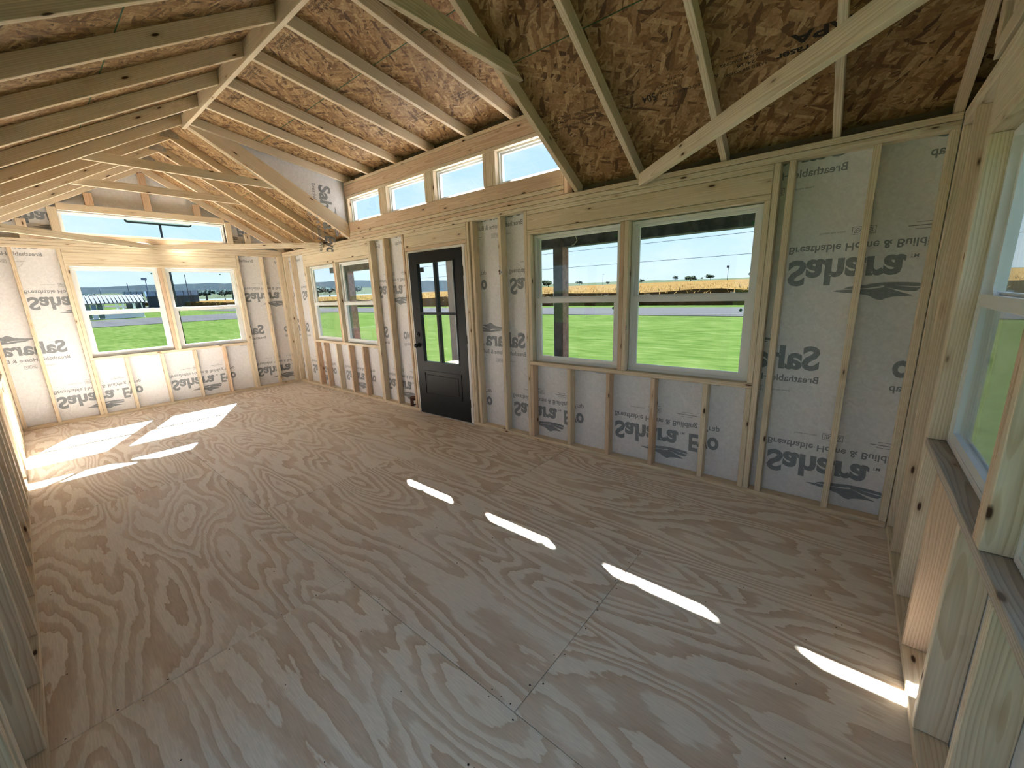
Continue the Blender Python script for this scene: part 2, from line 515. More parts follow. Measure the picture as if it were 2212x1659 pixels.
def sheet(name, rng, holes, n0, n1, fmap, parent=None, mat=None, planes=(), bevel=0):
    """a slab u0..u1 x v0..v1 with rectangular holes, welded into one solid; fmap(u, v, n) -> inches"""
    u0, u1, v0, v1 = rng
    us = sorted({u0, u1} | {h for q in holes for h in q[:2] if u0 < h < u1})
    vs_ = sorted({v0, v1} | {h for q in holes for h in q[2:] if v0 < h < v1})
    polys = []
    for i in range(len(us) - 1):
        for j in range(len(vs_) - 1):
            cu, cv = (us[i] + us[i + 1]) / 2, (vs_[j] + vs_[j + 1]) / 2
            if any(h[0] < cu < h[1] and h[2] < cv < h[3] for h in holes):
                continue
            p = clip_poly([(us[i], vs_[j]), (us[i + 1], vs_[j]), (us[i + 1], vs_[j + 1]), (us[i], vs_[j + 1])], planes)
            if p:
                polys.append(p)
    idx = {}
    pts = []
    def vid(p):
        k = (round(p[0], 3), round(p[1], 3))
        if k not in idx:
            idx[k] = len(pts)
            pts.append(p)
        return idx[k]
    loops = [[vid(p) for p in poly] for poly in polys]
    edges = {}
    for lp in loops:
        for i in range(len(lp)):
            e_ = (lp[i], lp[(i + 1) % len(lp)])
            edges[e_] = 1
    n = len(pts)
    verts = [Vector(fmap(p[0], p[1], n0)) * I for p in pts] + [Vector(fmap(p[0], p[1], n1)) * I for p in pts]
    faces = [tuple(lp) for lp in loops] + [tuple(n + i for i in reversed(lp)) for lp in loops]
    for (a, b_) in edges:
        if (b_, a) not in edges:
            faces.append((a, b_, n + b_, n + a))
    me = mesh(name, verts, faces, bevel)
    return link(name, me, M[mat] if mat else None, parent)

# maps from wall coordinates (along, up, outwards from the stud face) to inches
FRONT = lambda u, v, n: (u, n, v)
BACK = lambda u, v, n: (u, -137 - n, v)
FAR = lambda u, v, n: (-n, u, v)
RIGHT = lambda u, v, n: (329 + n, u, v)

def wboard(name, fm, u0, u1, v0, v1, parent, mat='pine', n0=0, n1=3.5):
    return board(name, fm(u0, v0, n0), fm(u1, v1, n1), parent, mat)

# ------------------------------------------------------------------ floor
PL = -3.5                                                   # outer edge of the frame, inches
floor = sheet('floor', (PL, 332.5, -140.5, 3.5), [], -9, -.72, lambda u, v, n: (u, v, n), None, 'pine')
tag(floor, 'bare pale plywood subfloor running the whole length of the cabin', 'floor', kind='structure')
rows = [(-44.5, 3.5, [140.5, 236.5]), (-92.5, -44.5, [92.5, 188.5, 284.5]), (-140.5, -92.5, [140.5, 236.5])]
for (y0, y1, cuts) in rows:
    xs = [PL] + cuts + [332.5]
    if y0 == -44.5:
        xs = [PL, 44.5, 140.5, 236.5, 332.5]
    if y0 == -140.5:
        xs = [PL, 44.5, 140.5, 236.5, 332.5]
    for i in range(len(xs) - 1):
        g = .05
        board('plywood_sheet', (xs[i] + g, y0 + g, -.72), (xs[i + 1] - g, y1 - g, 0), floor, 'ply', .0012)
nv, nf = [], []
def disc(cx, cy_, r, z=.012, n=6, sq=1.0):
    k = len(nv)
    a0 = random.random() * 6
    for i in range(n):
        a = a0 + i * 6.2832 / n
        nv.append(((cx + r * math.cos(a)) * I, (cy_ + r * sq * math.sin(a)) * I, z * I))
    nf.append(tuple(range(k, k + n)))
for jx in range(0, 22):
    x = -3.5 + 16 * jx
    seam = abs((x - 44.5) % 48) < .1
    for y in range(-136, 2, 12 if not seam else 7):
        for s in ((-.55, .55) if seam else (0,)):
            if random.random() < .85:
                disc(x + s + random.uniform(-.3, .3), y + random.uniform(-2, 2), random.uniform(.10, .19), sq=random.uniform(.6, 1))
for y in (-44.5, -92.5):
    for k in range(60):
        disc(random.uniform(5, 325), y + random.choice((-.6, .6)), random.uniform(.09, .15))
me = mesh('nail_heads', nv, nf)
tag(link('nail_heads', me, M['nail'], floor), kind='stuff')

# ------------------------------------------------------------------ lettering
_text = {}
def text_polys(s, bold=0.0):
    key = (s, bold)
    if key in _text:
        return _text[key]
    c = bpy.data.curves.new('t', 'FONT')
    c.body = s
    c.size = 1
    c.offset = bold
    c.resolution_u = 3
    o = bpy.data.objects.new('t', c)
    COL.objects.link(o)
    dg = bpy.context.evaluated_depsgraph_get()
    dg.update()
    me = bpy.data.meshes.new_from_object(o.evaluated_get(dg))
    vs = [(v.co.x, v.co.y) for v in me.vertices]
    fs = [tuple(p.vertices) for p in me.polygons]
    bpy.data.objects.remove(o)
    bpy.data.curves.remove(c)
    bpy.data.meshes.remove(me)
    x0, x1 = min(v[0] for v in vs), max(v[0] for v in vs)
    y0, y1 = min(v[1] for v in vs), max(v[1] for v in vs)
    _text[key] = ([((x - x0) / (x1 - x0), (y - y0) / (y1 - y0)) for x, y in vs], fs)
    return _text[key]

class Print:
    def __init__(self):
        self.v, self.f = [], []
    def text(self, s, u0, u1, v0, v1, bold=0.0, slant=0.0):
        vs, fs = text_polys(s, bold)
        k = len(self.v)
        self.v += [(u0 + x * (u1 - u0) + slant * y * (v1 - v0), v0 + y * (v1 - v0)) for x, y in vs]
        self.f += [tuple(k + i for i in q) for q in fs]
    def poly(self, pts):
        k = len(self.v)
        self.v += pts
        self.f.append(tuple(range(k, k + len(pts))))
    def strip(self, top, bot):
        for i in range(len(top) - 1):
            self.poly([top[i], top[i + 1], bot[i + 1], bot[i]])
    def rect(self, u0, u1, v0, v1):
        self.poly([(u0, v0), (u1, v0), (u1, v1), (u0, v1)])

lg = Print()                                                # one unit of the wrap's print, read the right way up, inches
lg.text('Sahara', .2, 22.6, 0, 6.6, .035, .02)
lg.text('TM', 23.1, 24.6, .1, .9, .01)
lg.text('Evo', 26.0, 34.9, 0, 6.0, .035, .02)
lg.text('Breathable Home & Building Wrap', 0, 34.9, -3.9, -1.5, .015)
lg.text('Drainable when installed', 6.0, 11.0, -6.15, -5.7, .004)
lg.rect(12.2, 16.6, -6.9, -6.78); lg.rect(12.2, 16.6, -5.25, -5.13)
lg.rect(12.2, 12.32, -6.9, -5.13); lg.rect(16.48, 16.6, -6.9, -5.13)
lg.text('SENTREX', 12.6, 16.2, -6.6, -5.45, .012)
lg.rect(12.4, 16.4, -7.45, -7.3)
lg.rect(22.0, 28.0, -6.05, -5.85); lg.rect(23.2, 26.8, -5.3, -5.18); lg.rect(23.3, 26.7, -6.75, -6.63)
def swoosh():
    T = lambda pts: pts
    n = 14
    def curve(p0, p1, p2, p3):
        out = []
        for i in range(n + 1):
            s = i / n
            a, b_, c, d = (1 - s) ** 3, 3 * s * (1 - s) ** 2, 3 * s * s * (1 - s), s ** 3
            out.append((a * p0[0] + b_ * p1[0] + c * p2[0] + d * p3[0], a * p0[1] + b_ * p1[1] + c * p2[1] + d * p3[1]))
        return out
    # tail on the left, the dune, and wind-torn fingers on the right
    lg.strip(curve((10.0, 8.0), (12.0, 8.6), (14.5, 8.4), (17.2, 9.3)), curve((10.0, 8.0), (11.5, 7.6), (14.5, 7.8), (17.2, 7.6)))
    lg.strip(curve((17.2, 9.3), (18.0, 9.9), (18.8, 10.4), (19.6, 10.3)), curve((17.2, 7.6), (17.8, 7.7), (18.8, 7.5), (19.6, 7.3)))
    lg.strip(curve((12.2, 7.45), (14.0, 7.75), (16.6, 7.6), (19.2, 7.05)), curve((12.2, 7.45), (14.0, 6.6), (16.8, 6.4), (19.2, 7.05)))
    lg.strip(curve((19.6, 10.3), (20.6, 9.4), (22.6, 9.5), (24.6, 9.35)), curve((19.6, 7.3), (20.8, 7.5), (22.4, 8.6), (24.6, 9.2)))
    lg.strip(curve((19.6, 7.25), (21.2, 7.7), (23.2, 8.5), (25.2, 8.35)), curve((19.6, 6.7), (21.5, 6.9), (23.6, 7.5), (25.9, 7.55)))
    lg.strip(curve((16.4, 6.65), (19.0, 6.0), (22.5, 6.2), (25.6, 6.55)), curve((19.4, 7.0), (21.0, 6.75), (23.0, 7.3), (26.0, 7.3)))
swoosh()
_printme = bpy.data.meshes.new('printed_lettering')
_bm = bmesh.new()
_vs = [_bm.verts.new((x * I, y * I, 0)) for x, y in lg.v]
for f in lg.f:
    try:
        _bm.faces.new([_vs[i] for i in f])
    except ValueError:
        pass
_bm.to_mesh(_printme)
_bm.free()
_printme.materials.append(M['ink'])

def clip_print(pr, planes, name, mat):
    """a copy of a print cut off at the sheet's edges"""
    vs, fs = [], []
    for f in pr.f:
        p = clip_poly([pr.v[i] for i in f], planes)
        if len(p) >= 3:
            k = len(vs)
            vs += p
            fs.append(tuple(range(k, k + len(p))))
    if not fs:
        return None
    me = bpy.data.meshes.new(name)
    me.from_pydata([(x * I, y * I, 0) for x, y in vs], [], fs)
    me.materials.append(M[mat])
    return me

def wrap_prints(wrap, kind, u_lo, u_hi, v_lo, v_hi, flip_starts, mir_ends, holes, frows, mrows, n=3.44):
    """rows of print: some read upside down (seen through the film: flipped top to bottom), some mirrored"""
    for z0 in frows:
        for s in flip_starts:
            place(wrap, kind, s, z0, 1, -1, u_lo, u_hi, v_lo, v_hi, holes, n)
    for z0 in mrows:
        for s in mir_ends:
            place(wrap, kind, s, z0, -1, 1, u_lo, u_hi, v_lo, v_hi, holes, n)

def place(wrap, kind, s, z0, su, sv, u_lo, u_hi, v_lo, v_hi, holes, n):
    a, b_ = sorted((s, s + su * 35))
    c, d = sorted((z0 - sv * 7, z0 + sv * 10.4))
    if b_ < u_lo or a > u_hi or d < v_lo or c > v_hi:
        return
    for h in holes:
        if h[0] <= a and b_ <= h[1] and h[2] <= c and d <= h[3]:
            return
    hs = [h for h in holes if h[0] < b_ and h[1] > a and h[2] < d and h[3] > c]
    if u_lo <= a and b_ <= u_hi and v_lo <= c and d <= v_hi and not hs:
        me = _printme
    else:
        us = sorted({max(a, u_lo), min(b_, u_hi)} | {q for h in hs for q in h[:2] if max(a, u_lo) < q < min(b_, u_hi)})
        vs = sorted({max(c, v_lo), min(d, v_hi)} | {q for h in hs for q in h[2:] if max(c, v_lo) < q < min(d, v_hi)})
        V, F = [], []
        for i in range(len(us) - 1):
            for j in range(len(vs) - 1):
                cu, cv = (us[i] + us[i + 1]) / 2, (vs[j] + vs[j + 1]) / 2
                if any(h[0] < cu < h[1] and h[2] < cv < h[3] for h in hs):
                    continue
                lu, lv = sorted((su * (us[i] - s), su * (us[i + 1] - s))), sorted((sv * (vs[j] - z0), sv * (vs[j + 1] - z0)))
                for f in lg.f:
                    p = clip_poly([lg.v[q] for q in f], [(1, 0, lu[1]), (-1, 0, -lu[0]), (0, 1, lv[1]), (0, -1, -lv[0])])
                    if len(p) >= 3:
                        F.append(tuple(range(len(V), len(V) + len(p))))
                        V += p
        if not F:
            return
        me = bpy.data.meshes.new('printed_lettering')
        me.from_pydata([(x * I, y * I, 0) for x, y in V], [], F)
        me.materials.append(M['ink'])
    if kind == 'front':
        mw = Matrix(((su, 0, 0, s * I), (0, 0, -1, n * I), (0, sv, 0, z0 * I), (0, 0, 0, 1)))
    else:
        mw = Matrix(((0, 0, 1, -n * I), (su, 0, 0, s * I), (0, sv, 0, z0 * I), (0, 0, 0, 1)))
    link('printed_lettering', me, None, wrap, mw)

# ------------------------------------------------------------------ walls
H_ = 93.0
RO_Z0, RO_Z1 = 33.3, 81.5
def base_frame(fm, wall, u0, u1, gaps=()):
    us = [u0] + [g for q in gaps for g in q] + [u1]
    for i in range(0, len(us), 2):
        wboard('bottom_plate', fm, us[i], us[i + 1], 0, 1.5, wall)
    wboard('top_plate', fm, u0, u1, 90, 91.5, wall, 'pine')
    wboard('top_plate', fm, u0, u1, 91.55, 93, wall, 'pine')

def window_bay(fm, wall, a, b, mull, cripples, red=()):
    """king studs a, b are the inner faces of the kings; header stack, sill and cripples between them"""
    wboard('king_stud', fm, a - 1.5, a, 1.5, 90, wall)
    wboard('king_stud', fm, b, b + 1.5, 1.5, 90, wall)
    wboard('header_plate', fm, a, b, 88.5, 90, wall)
    wboard('header', fm, a, b, 83.02, 88.48, wall, 'pine')
    wboard('header_plate', fm, a, b, RO_Z1, 83, wall)
    wboard('trimmer_stud', fm, a, a + 1.5, RO_Z0, RO_Z1, wall)
    wboard('trimmer_stud', fm, b - 1.5, b, RO_Z0, RO_Z1, wall)
    if mull:
        wboard('mullion_stud', fm, mull[0], (mull[0] + mull[1]) / 2, RO_Z0, RO_Z1, wall, 'pine_red')
        wboard('mullion_stud', fm, (mull[0] + mull[1]) / 2, mull[1], RO_Z0, RO_Z1, wall)
    wboard('sill_plate', fm, a, b, 31.8, RO_Z0, wall)
    wboard('cripple_stud', fm, a, a + 1.5, 1.5, 31.8, wall, 'pine_red' if 0 in red else 'pine')
    for k, c in enumerate(cripples):
        wboard('cripple_stud', fm, c, c + 1.5, 1.5, 31.8, wall, 'pine_red' if k + 1 in red else 'pine')
    wboard('cripple_stud', fm, b - 1.5, b, 1.5, 31.8, wall)

def pair(a, b, mull):
    return [(a + 1.5, mull[0], RO_Z0, RO_Z1), (mull[1], b - 1.5, RO_Z0, RO_Z1)]

# front wall (with the door)
FH = pair(32.3, 110.8, (69.9, 72.9)) + pair(218.5, 297, (256, 259)) + [(144, 184.4, 0, 81.8)]
DORM = (92.5, 236.0)
CL = [(95.0 + 36.3 * k, 124.8 + 36.3 * k, 101.4, 113.6) for k in range(4)]
wall_front = sheet('wall_front', (PL, 332.5, -9, 95.2), FH, 3.65, 4.6, FRONT, None, 'siding')
tag(wall_front, 'long open-framed front wall with the black door and two window pairs', 'wall', kind='structure')
base_frame(FRONT, wall_front, 0, 329, [(144, 184.4)])
window_bay(FRONT, wall_front, 32.3, 110.8, (69.9, 72.9), (44, 60, 76, 92), red=(0, 1, 3, 4))
window_bay(FRONT, wall_front, 218.5, 297, (256, 259), (236, 252, 268, 284), red=(0, 2, 3))
for u in (0, 12, 124, 188.6, 204, 300.1, 315.7, 327.5):
    wboard('stud', FRONT, u, u + 1.5, 1.5, 90, wall_front)
wboard('king_stud', FRONT, 140.4, 141.9, 1.5, 90, wall_front, 'pine_red')
wboard('trimmer_stud', FRONT, 142.4, 143.9, 1.5, 81.8, wall_front)
wboard('trimmer_stud', FRONT, 184.5, 186, 1.5, 81.8, wall_front)
wboard('king_stud', FRONT, 186.05, 187.5, 1.5, 90, wall_front)
wboard('header_plate', FRONT, 142.4, 186, 88.5, 90, wall_front)
wboard('header', FRONT, 142.4, 186, 83.32, 88.48, wall_front)
wboard('header_plate', FRONT, 142.4, 186, 81.8, 83.3, wall_front, 'pine_red')
wrap = sheet('house_wrap', (PL, 332.5, 1, 93), FH, 3.5, 3.64, FRONT, wall_front, 'wrap')
wrap_prints(wrap, 'front', 0, 329, 1.6, 92, [-37 + 47.7 * k + 4.9 for k in range(8)], [19.0 + 48.75 * k for k in range(9)], FH, (14.2, 66.3), (37.6, 89.6))
# clerestory band of the dormer
cl = [(a, b, c, d) for a, b, c, d in CL]
wall_cl = sheet('wall_clerestory', (DORM[0] - 1.6, DORM[1] + 4, 93, 125.0), cl, 3.65, 4.4, FRONT, None, 'siding')
tag(wall_cl, 'raised clerestory band above the door with four small windows', 'wall', kind='structure')
wboard('bottom_plate', FRONT, 92.5, 234.8, 93.05, 94.5, wall_cl, 'pine_red')
wboard('bottom_plate', FRONT, 92.5, 234.8, 94.55, 96.0, wall_cl)
wboard('sill_board', FRONT, 92.5, 234.8, 96.05, 101.35, wall_cl, 'pine_red')
wboard('header', FRONT, 92.5, 234.8, 115.1, 120.55, wall_cl, 'pine_red')
wboard('header_plate', FRONT, 92.5, 234.8, 113.6, 115.05, wall_cl)
wboard('top_plate', FRONT, 92.5, 234.8, 120.6, 122.05, wall_cl, 'pine')
posts = [(92.6, 95.0)] + [(CL[k][1], CL[k + 1][0]) for k in range(3)] + [(CL[3][1], 236.0)]
for k, (a, b) in enumerate(posts):
    if k == 0:
        wboard('window_post', FRONT, a + .9, b, 101.4, 113.6, wall_cl)
        continue
    if k == 4:
        wboard('window_post', FRONT, a, a + 1.2, 101.4, 113.6, wall_cl)
        wboard('end_post', FRONT, 234.9, 236.4, 93.05, 122, wall_cl, 'pine_red')
        continue
    wboard('window_post', FRONT, a, a + 1.5, 101.4, 113.6, wall_cl)
    wboard('window_post', FRONT, a + 1.52, a + 5.0, 101.4, 113.6, wall_cl, 'pine', 0, 1.5)
    wboard('window_post', FRONT, b - 1.5, b, 101.4, 113.6, wall_cl)

# far end wall
SL = 7 / 12
GAB = [(SL, 1, 97.3), (-SL, 1, 97.3 + SL * 137)]
XH = pair(-107.3, -29.1, (-70, -67))
TR = (-105.0, -32.4, 97.5, 109.0)
wall_far = sheet('wall_far', (-140.5, 3.5, -9, 139), XH + [TR], 3.65, 4.6, FAR, None, 'siding', GAB)
tag(wall_far, 'far gable end wall with a window pair under a long transom', 'wall', kind='structure')
base_frame(FAR, wall_far, -137, 0)
window_bay(FAR, wall_far, -107.3, -29.1, (-70, -67), (-93.5, -77.5, -61.5, -45.5), red=(4,))
for u in (-137, -125, -14.4, -3.1, -1.55):
    wboard('stud', FAR, u, u + 1.5, 1.5, 90, wall_far)
wrap_f = sheet('house_wrap', (-140, 3, 1, 138.5), XH + [TR], 3.5, 3.64, FAR, wall_far, 'wrap', [(SL, 1, 97), (-SL, 1, 97 + SL * 137)])
wrap_prints(wrap_f, 'far', -137, 0, 1.6, 92, [-123.4 + 48.2 * k for k in range(-1, 3)], [-114.0 + 48.0 * k for k in range(4)], XH, (14.2, 66.3), (37.6, 89.6))
wrap_prints(wrap_f, 'far', -122, -14, 93, 108, [-124.5, -50.5], [], [TR], (108.6,), ())
# gable framing above the plates, flat 2x4s
gb = lambda y: 93.4 + SL * min(-y, 137 + y)
wboard('gable_plate', FAR, -137, 0, 93.05, 94.5, wall_far, 'pine', 0, 1.5)
wboard('transom_sill', FAR, -117, -20, 94.55, 97.45, wall_far, 'pine_red', 0, 1.5)
wboard('transom_header', FAR, -105, -32, 109.1, 112.6, wall_far, 'pine', 0, 1.5)
for (a, b, lo) in ((-119.8, -116.3, 94.5), (-108.4, -105.0, 94.5), (-94, -90.5, 112.6), (-70.3, -66.8, 112.6), (-47.2, -43.7, 112.6), (-32.0, -28.5, 94.5), (-21.7, -18.2, 94.5)):
    t0 = min(gb(a), gb(b))
    wboard('gable_stud', FAR, a, b, lo, t0 + .3, wall_far, 'pine_red' if -95 < a < -40 else 'pine', 0, 1.5)

# right end wall, the window beside the camera
wall_right = sheet('wall_right', (-140.5, 3.5, -9, 139), XH + [TR], 3.65, 4.6, RIGHT, None, 'siding', GAB)
tag(wall_right, 'near gable end wall with the window pair beside the viewer', 'wall', kind='structure')
base_frame(RIGHT, wall_right, -137, 0)
wr = wall_right
a, b = -107.3, -29.1
for q in ((a - 1.5, a), (b, b + 1.5)):
    wboard('king_stud', RIGHT, q[0], q[1], 1.5, 90, wr)
wboard('header_plate', RIGHT, a, b, 88.5, 90, wr)
wboard('header', RIGHT, a, b, 83.02, 88.48, wr)
wboard('header_plate', RIGHT, a, b, RO_Z1, 83, wr)
for q in ((a, a + 1.5), (b - 1.5, b)):
    wboard('trimmer_stud', RIGHT, q[0], q[1], RO_Z0, RO_Z1, wr)
    wboard('cripple_stud', RIGHT, q[0], q[1], 1.5, 31.8, wr)
wboard('mullion_stud', RIGHT, -70, -68.5, RO_Z0, RO_Z1, wr)
wboard('mullion_stud', RIGHT, -68.45, -67, RO_Z0, RO_Z1, wr, 'pine_red')
wboard('sill_plate', RIGHT, a, b, 31.8, RO_Z0, wr, 'weathered')
for k, c in enumerate((-93.5, -77.5, -61.8, -45.0)):
    wboard('cripple_stud', RIGHT, c, c + 1.5, 1.5, 31.8, wr, 'pine_red' if k in (3,) else 'pine')
for u in (-137, -125, -14.0, -1.55):
    wboard('stud', RIGHT, u, u + 1.5, 1.5, 90, wr)
sheet('house_wrap', (-140, 3, 1, 138.5), XH + [TR], 3.5, 3.64, RIGHT, wr, 'wrap', [(SL, 1, 97), (-SL, 1, 97 + SL * 137)])
wboard('transom_sill', RIGHT, -117, -20, 94.55, 97.45, wr, 'pine', 0, 1.5)  # sill of the added near transom
wboard('transom_header', RIGHT, -105, -32, 109.1, 112.6, wr, 'pine', 0, 1.5)
for (a2, b2) in ((-119.8, -116.3), (-108.4, -105), (-94, -90.5), (-70.3, -66.8), (-47.2, -43.7), (-32, -28.5), (-21.7, -18.2)):
    wboard('gable_stud', RIGHT, a2, b2, 112.6 if -100 < a2 < -40 else 97.5, min(gb(a2), gb(b2)), wr, 'pine', 0, 1.5)

# back wall at the left edge of the picture
PD = (256.6, 326.8, .4, 81.8)  # opening for an unseen glass door, added to brighten the near end
BH = pair(32.3, 110.8, (69.9, 72.9)) + pair(126, 204.5, (163.7, 166.7)) + [PD]
wall_back = sheet('wall_back', (PL, 332.5, -9, 95.2), BH, 3.65, 4.6, BACK, None, 'siding')
tag(wall_back, 'open-framed back wall of bare studs at the left edge', 'wall', kind='structure')
base_frame(BACK, wall_back, 0, 329, [(256.5, 326.9)])
window_bay(BACK, wall_back, 32.3, 110.8, (69.9, 72.9), (44, 60, 76, 92))
window_bay(BACK, wall_back, 126, 204.5, (163.7, 166.7), (140, 156, 172, 188))  # second pair is out of view, added to let in more skylight
wboard('header', BACK, 255, 328.4, 83.32, 88.48, wall_back)
wboard('header_plate', BACK, 255, 328.4, 81.8, 83.3, wall_back)
for u in (0, 12, 220, 236, 252, 255, 327.5):
    wboard('stud', BACK, u, u + 1.5, 1.5, 90, wall_back)
sheet('house_wrap', (PL, 332.5, 1, 93), BH, 3.5, 3.64, BACK, wall_back, 'wrap')

# ------------------------------------------------------------------ windows
WN = [0]
def pane(name, fm, u0, u1, v0, v1, n, parent):
    c = [fm(u0, v0, n - .06), fm(u1, v1, n + .06)]
    lo = [min(p, q) for p, q in zip(*c)]
    hi = [max(p, q) for p, q in zip(*c)]
    me = mesh(name, [tuple(x * I for x in v) for v in box_verts(lo, hi)], BOXF)
    return link(name, me, M['glass'], parent)

def ring(name, fm, u0, u1, v0, v1, l, r, bt, tp, n0, n1, parent, mat='vinyl', bevel=.0012):
    return sheet(name, (u0, u1, v0, v1), [(u0 + l, u1 - r, v0 + bt, v1 - tp)], n0, n1, fm, parent, mat, bevel=0)

def hung(fm, ro, label, locks=True):
    WN[0] += 1
    u0, u1, v0, v1 = ro[0] + .15, ro[1] - .15, ro[2] + .02, ro[3] - .3
    root = ring('window_%d' % WN[0], fm, u0, u1, v0, v1, .95, .95, .9, .9, 2.35, 4.9, None)
    tag(root, label, 'window', kind='structure')
    m = (v0 + v1) / 2 - .1
    a = (u0 + .97, u1 - .97)
    up_ = ring('upper_sash', fm, a[0], a[1], m - .2, v1 - .92, 1.15, 1.15, 1.5, .85, 3.35, 4.1, root)
    pane('pane', fm, a[0] + 1.1, a[1] - 1.1, m + 1.2, v1 - 1.7, 3.72, up_)
    lo_ = ring('lower_sash', fm, a[0], a[1], v0 + .92, m + .85, 1.65, 1.65, 1.45, 1.85, 2.45, 3.25, root)
    pane('pane', fm, a[0] + 1.6, a[1] - 1.6, v0 + 2.3, m - .95, 2.85, lo_)
    if locks:
        for k in (.14, .86):
            c = a[0] + (a[1] - a[0]) * k
            sheet('sash_lock', (c - 1.6, c + 1.6, m + .86, m + 1.2), [], 2.6, 3.2, fm, root, 'vinyl')
            sheet('sash_lock', (c - .7, c + .5, m + 1.2, m + 1.55), [], 2.7, 3.1, fm, root, 'vinyl')
    return root

def fixed(fm, ro, label):
    WN[0] += 1
    u0, u1, v0, v1 = ro[0] + .12, ro[1] - .12, ro[2] + .02, ro[3] - .1
    root = ring('window_%d' % WN[0], fm, u0, u1, v0, v1, .55, .55, .5, .55, 1.9, 4.7, None)
    tag(root, label, 'window', kind='structure')
    s = ring('sash', fm, u0 + .57, u1 - .57, v0 + .52, v1 - .57, .75, .75, .7, .75, 2.5, 3.6, root)
    pane('pane', fm, u0 + 1.27, u1 - 1.27, v0 + 1.17, v1 - 1.27, 3.0, s)
    return root

def dot(name, fm, u, v, n, r, parent, mat='sticker'):
    k = 14
    vs = []
    for nn in (n, n + .02):
        vs += [Vector(fm(u + r * math.cos(i * 6.2832 / k), v + r * math.sin(i * 6.2832 / k), nn)) * I for i in range(k)]
    fs = [tuple(range(k)), tuple(range(2 * k - 1, k - 1, -1))] + [(i, (i + 1) % k, k + (i + 1) % k, k + i) for i in range(k)]
    return link(name, mesh(name, vs, fs), M[mat], parent)

hung(FRONT, FH[0], 'white double-hung window nearest the far corner on the door wall')
hung(FRONT, FH[1], 'white double-hung window with the porch corner post behind it, left of the black door')
w3 = hung(FRONT, FH[2], 'white double-hung window with a rusty porch post outside, right of the door')
w4 = hung(FRONT, FH[3], 'largest-looking white double-hung window, beside the dark slot in the framing')
w5 = hung(FAR, XH[0], 'white double-hung window framing the small white-roofed shelter')
w6 = hung(FAR, XH[1], 'white double-hung window with a tall pole outside on the far end wall')
fixed(FAR, TR, 'long narrow transom window high in the far gable')
for k in range(4):
    fixed(FRONT, CL[k], ['small clerestory window farthest from the viewer', 'second small clerestory window counted from the far end',
                        'third small clerestory window counted from the far end', 'small clerestory window crossed by the sloping rafter'][k])
w12 = hung(RIGHT, XH[1], 'white double-hung window at the right edge of the picture')
fixed(RIGHT, TR, 'long narrow transom window added high in the near gable for daylight')  # out of view, added to bring more daylight into the room
hung(RIGHT, XH[0], 'white double-hung window in the near end wall past the mullion')
for k, h in enumerate(BH[:4]):
    hung(BACK, h, ['white double-hung window of the back wall nearest the far corner', 'white double-hung window of the back wall second from the far corner',
                   'added white double-hung window of the back wall third from the far corner', 'added white double-hung window of the back wall nearest the added glass door'][k])
scr = ring('insect_screen', RIGHT, XH[1][0] + 1.3, XH[1][1] - 1.3, 34.4, 57.4, .5, .5, .5, .5, 4.2, 4.5, w12)
sheet('screen_mesh', (XH[1][0] + 1.7, XH[1][1] - 1.7, 34.8, 57.0), [], 4.34, 4.36, RIGHT, scr, 'screen')
dot('sticker', FRONT, 253.0, 77.8, 3.6, .42, w3)
dot('sticker', FRONT, 252.9, 54.2, 2.74, .42, w3)
dot('sticker', FRONT, 292.9, 76.9, 3.6, .42, w4)
dot('sticker', FRONT, 291.9, 53.6, 2.74, .42, w4)
dot('sticker', FAR, -72.9, 78.3, 3.6, .42, w5)
dot('sticker', FAR, -38.6, 78.2, 3.6, .42, w6)

# ------------------------------------------------------------------ door
door = empty('door_1', (164 * I, 0, 0))
tag(door, 'black four-pane glazed entry door standing slightly ajar', 'door', kind='structure')
ring('jamb', FRONT, 144.1, 184.3, .3, 81.7, 1.55, 1.55, .01, 1.05, .15, 4.7, door, 'jamb')
board('threshold', (144.2, -.4, .02), (184.2, 4.7, .5), door, 'steel', .0012)
HX, AJ = 182.55, math.atan2(1.35, 36)
def DM(u, v, n):              # slab coordinates: u from the latch edge, n from its inner face outwards
    d = u - 36.0
    return (HX + d * math.cos(AJ) + n * -math.sin(AJ) * 0 + n * math.sin(AJ) * 0, .15 + d * math.sin(AJ) + n, v)
LT = [(5.8, 17.2, 28.1, 51.3), (18.7, 30.2, 28.1, 51.3), (5.8, 17.2, 52.4, 75.4), (18.7, 30.2, 52.4, 75.4)]
slab = sheet('slab', (0, 36, .55, 80.6), [(5.8, 30.2, 28.1, 75.4)], 0, 1.75, DM, door, 'door')
ring('glazing_stop', DM, 5.2, 30.8, 27.5, 76.0, .62, .62, .62, .62, -.18, .6, slab, 'door')
sheet('muntin', (17.25, 18.65, 28.1, 75.4), [], -.12, 1.7, DM, slab, 'door')
sheet('muntin', (5.8, 17.25, 51.3, 52.4), [], -.12, 1.7, DM, slab, 'door')
sheet('muntin', (18.65, 30.2, 51.3, 52.4), [], -.12, 1.7, DM, slab, 'door')
for h in LT:
    pane('pane', DM, h[0], h[1], h[2], h[3], .9, slab)
ring('panel_moulding', DM, 4.6, 31.3, 10.4, 23.4, 1.1, 1.1, 1.1, 1.1, -.28, .1, slab, 'door')
sheet('raised_panel', (6.7, 29.2, 12.5, 21.3), [], -.2, .1, DM, slab, 'door', bevel=.003)
sheet('sticker', (6.6, 9.4, 71.5, 73.6), [], 1.0, 1.03, DM, slab, 'seam')
for z in (10.0, 40.3, 70.5):
    sheet('hinge', (35.85, 36.45, z - 2, z + 2), [], -.35, .3, DM, slab, 'black_metal')
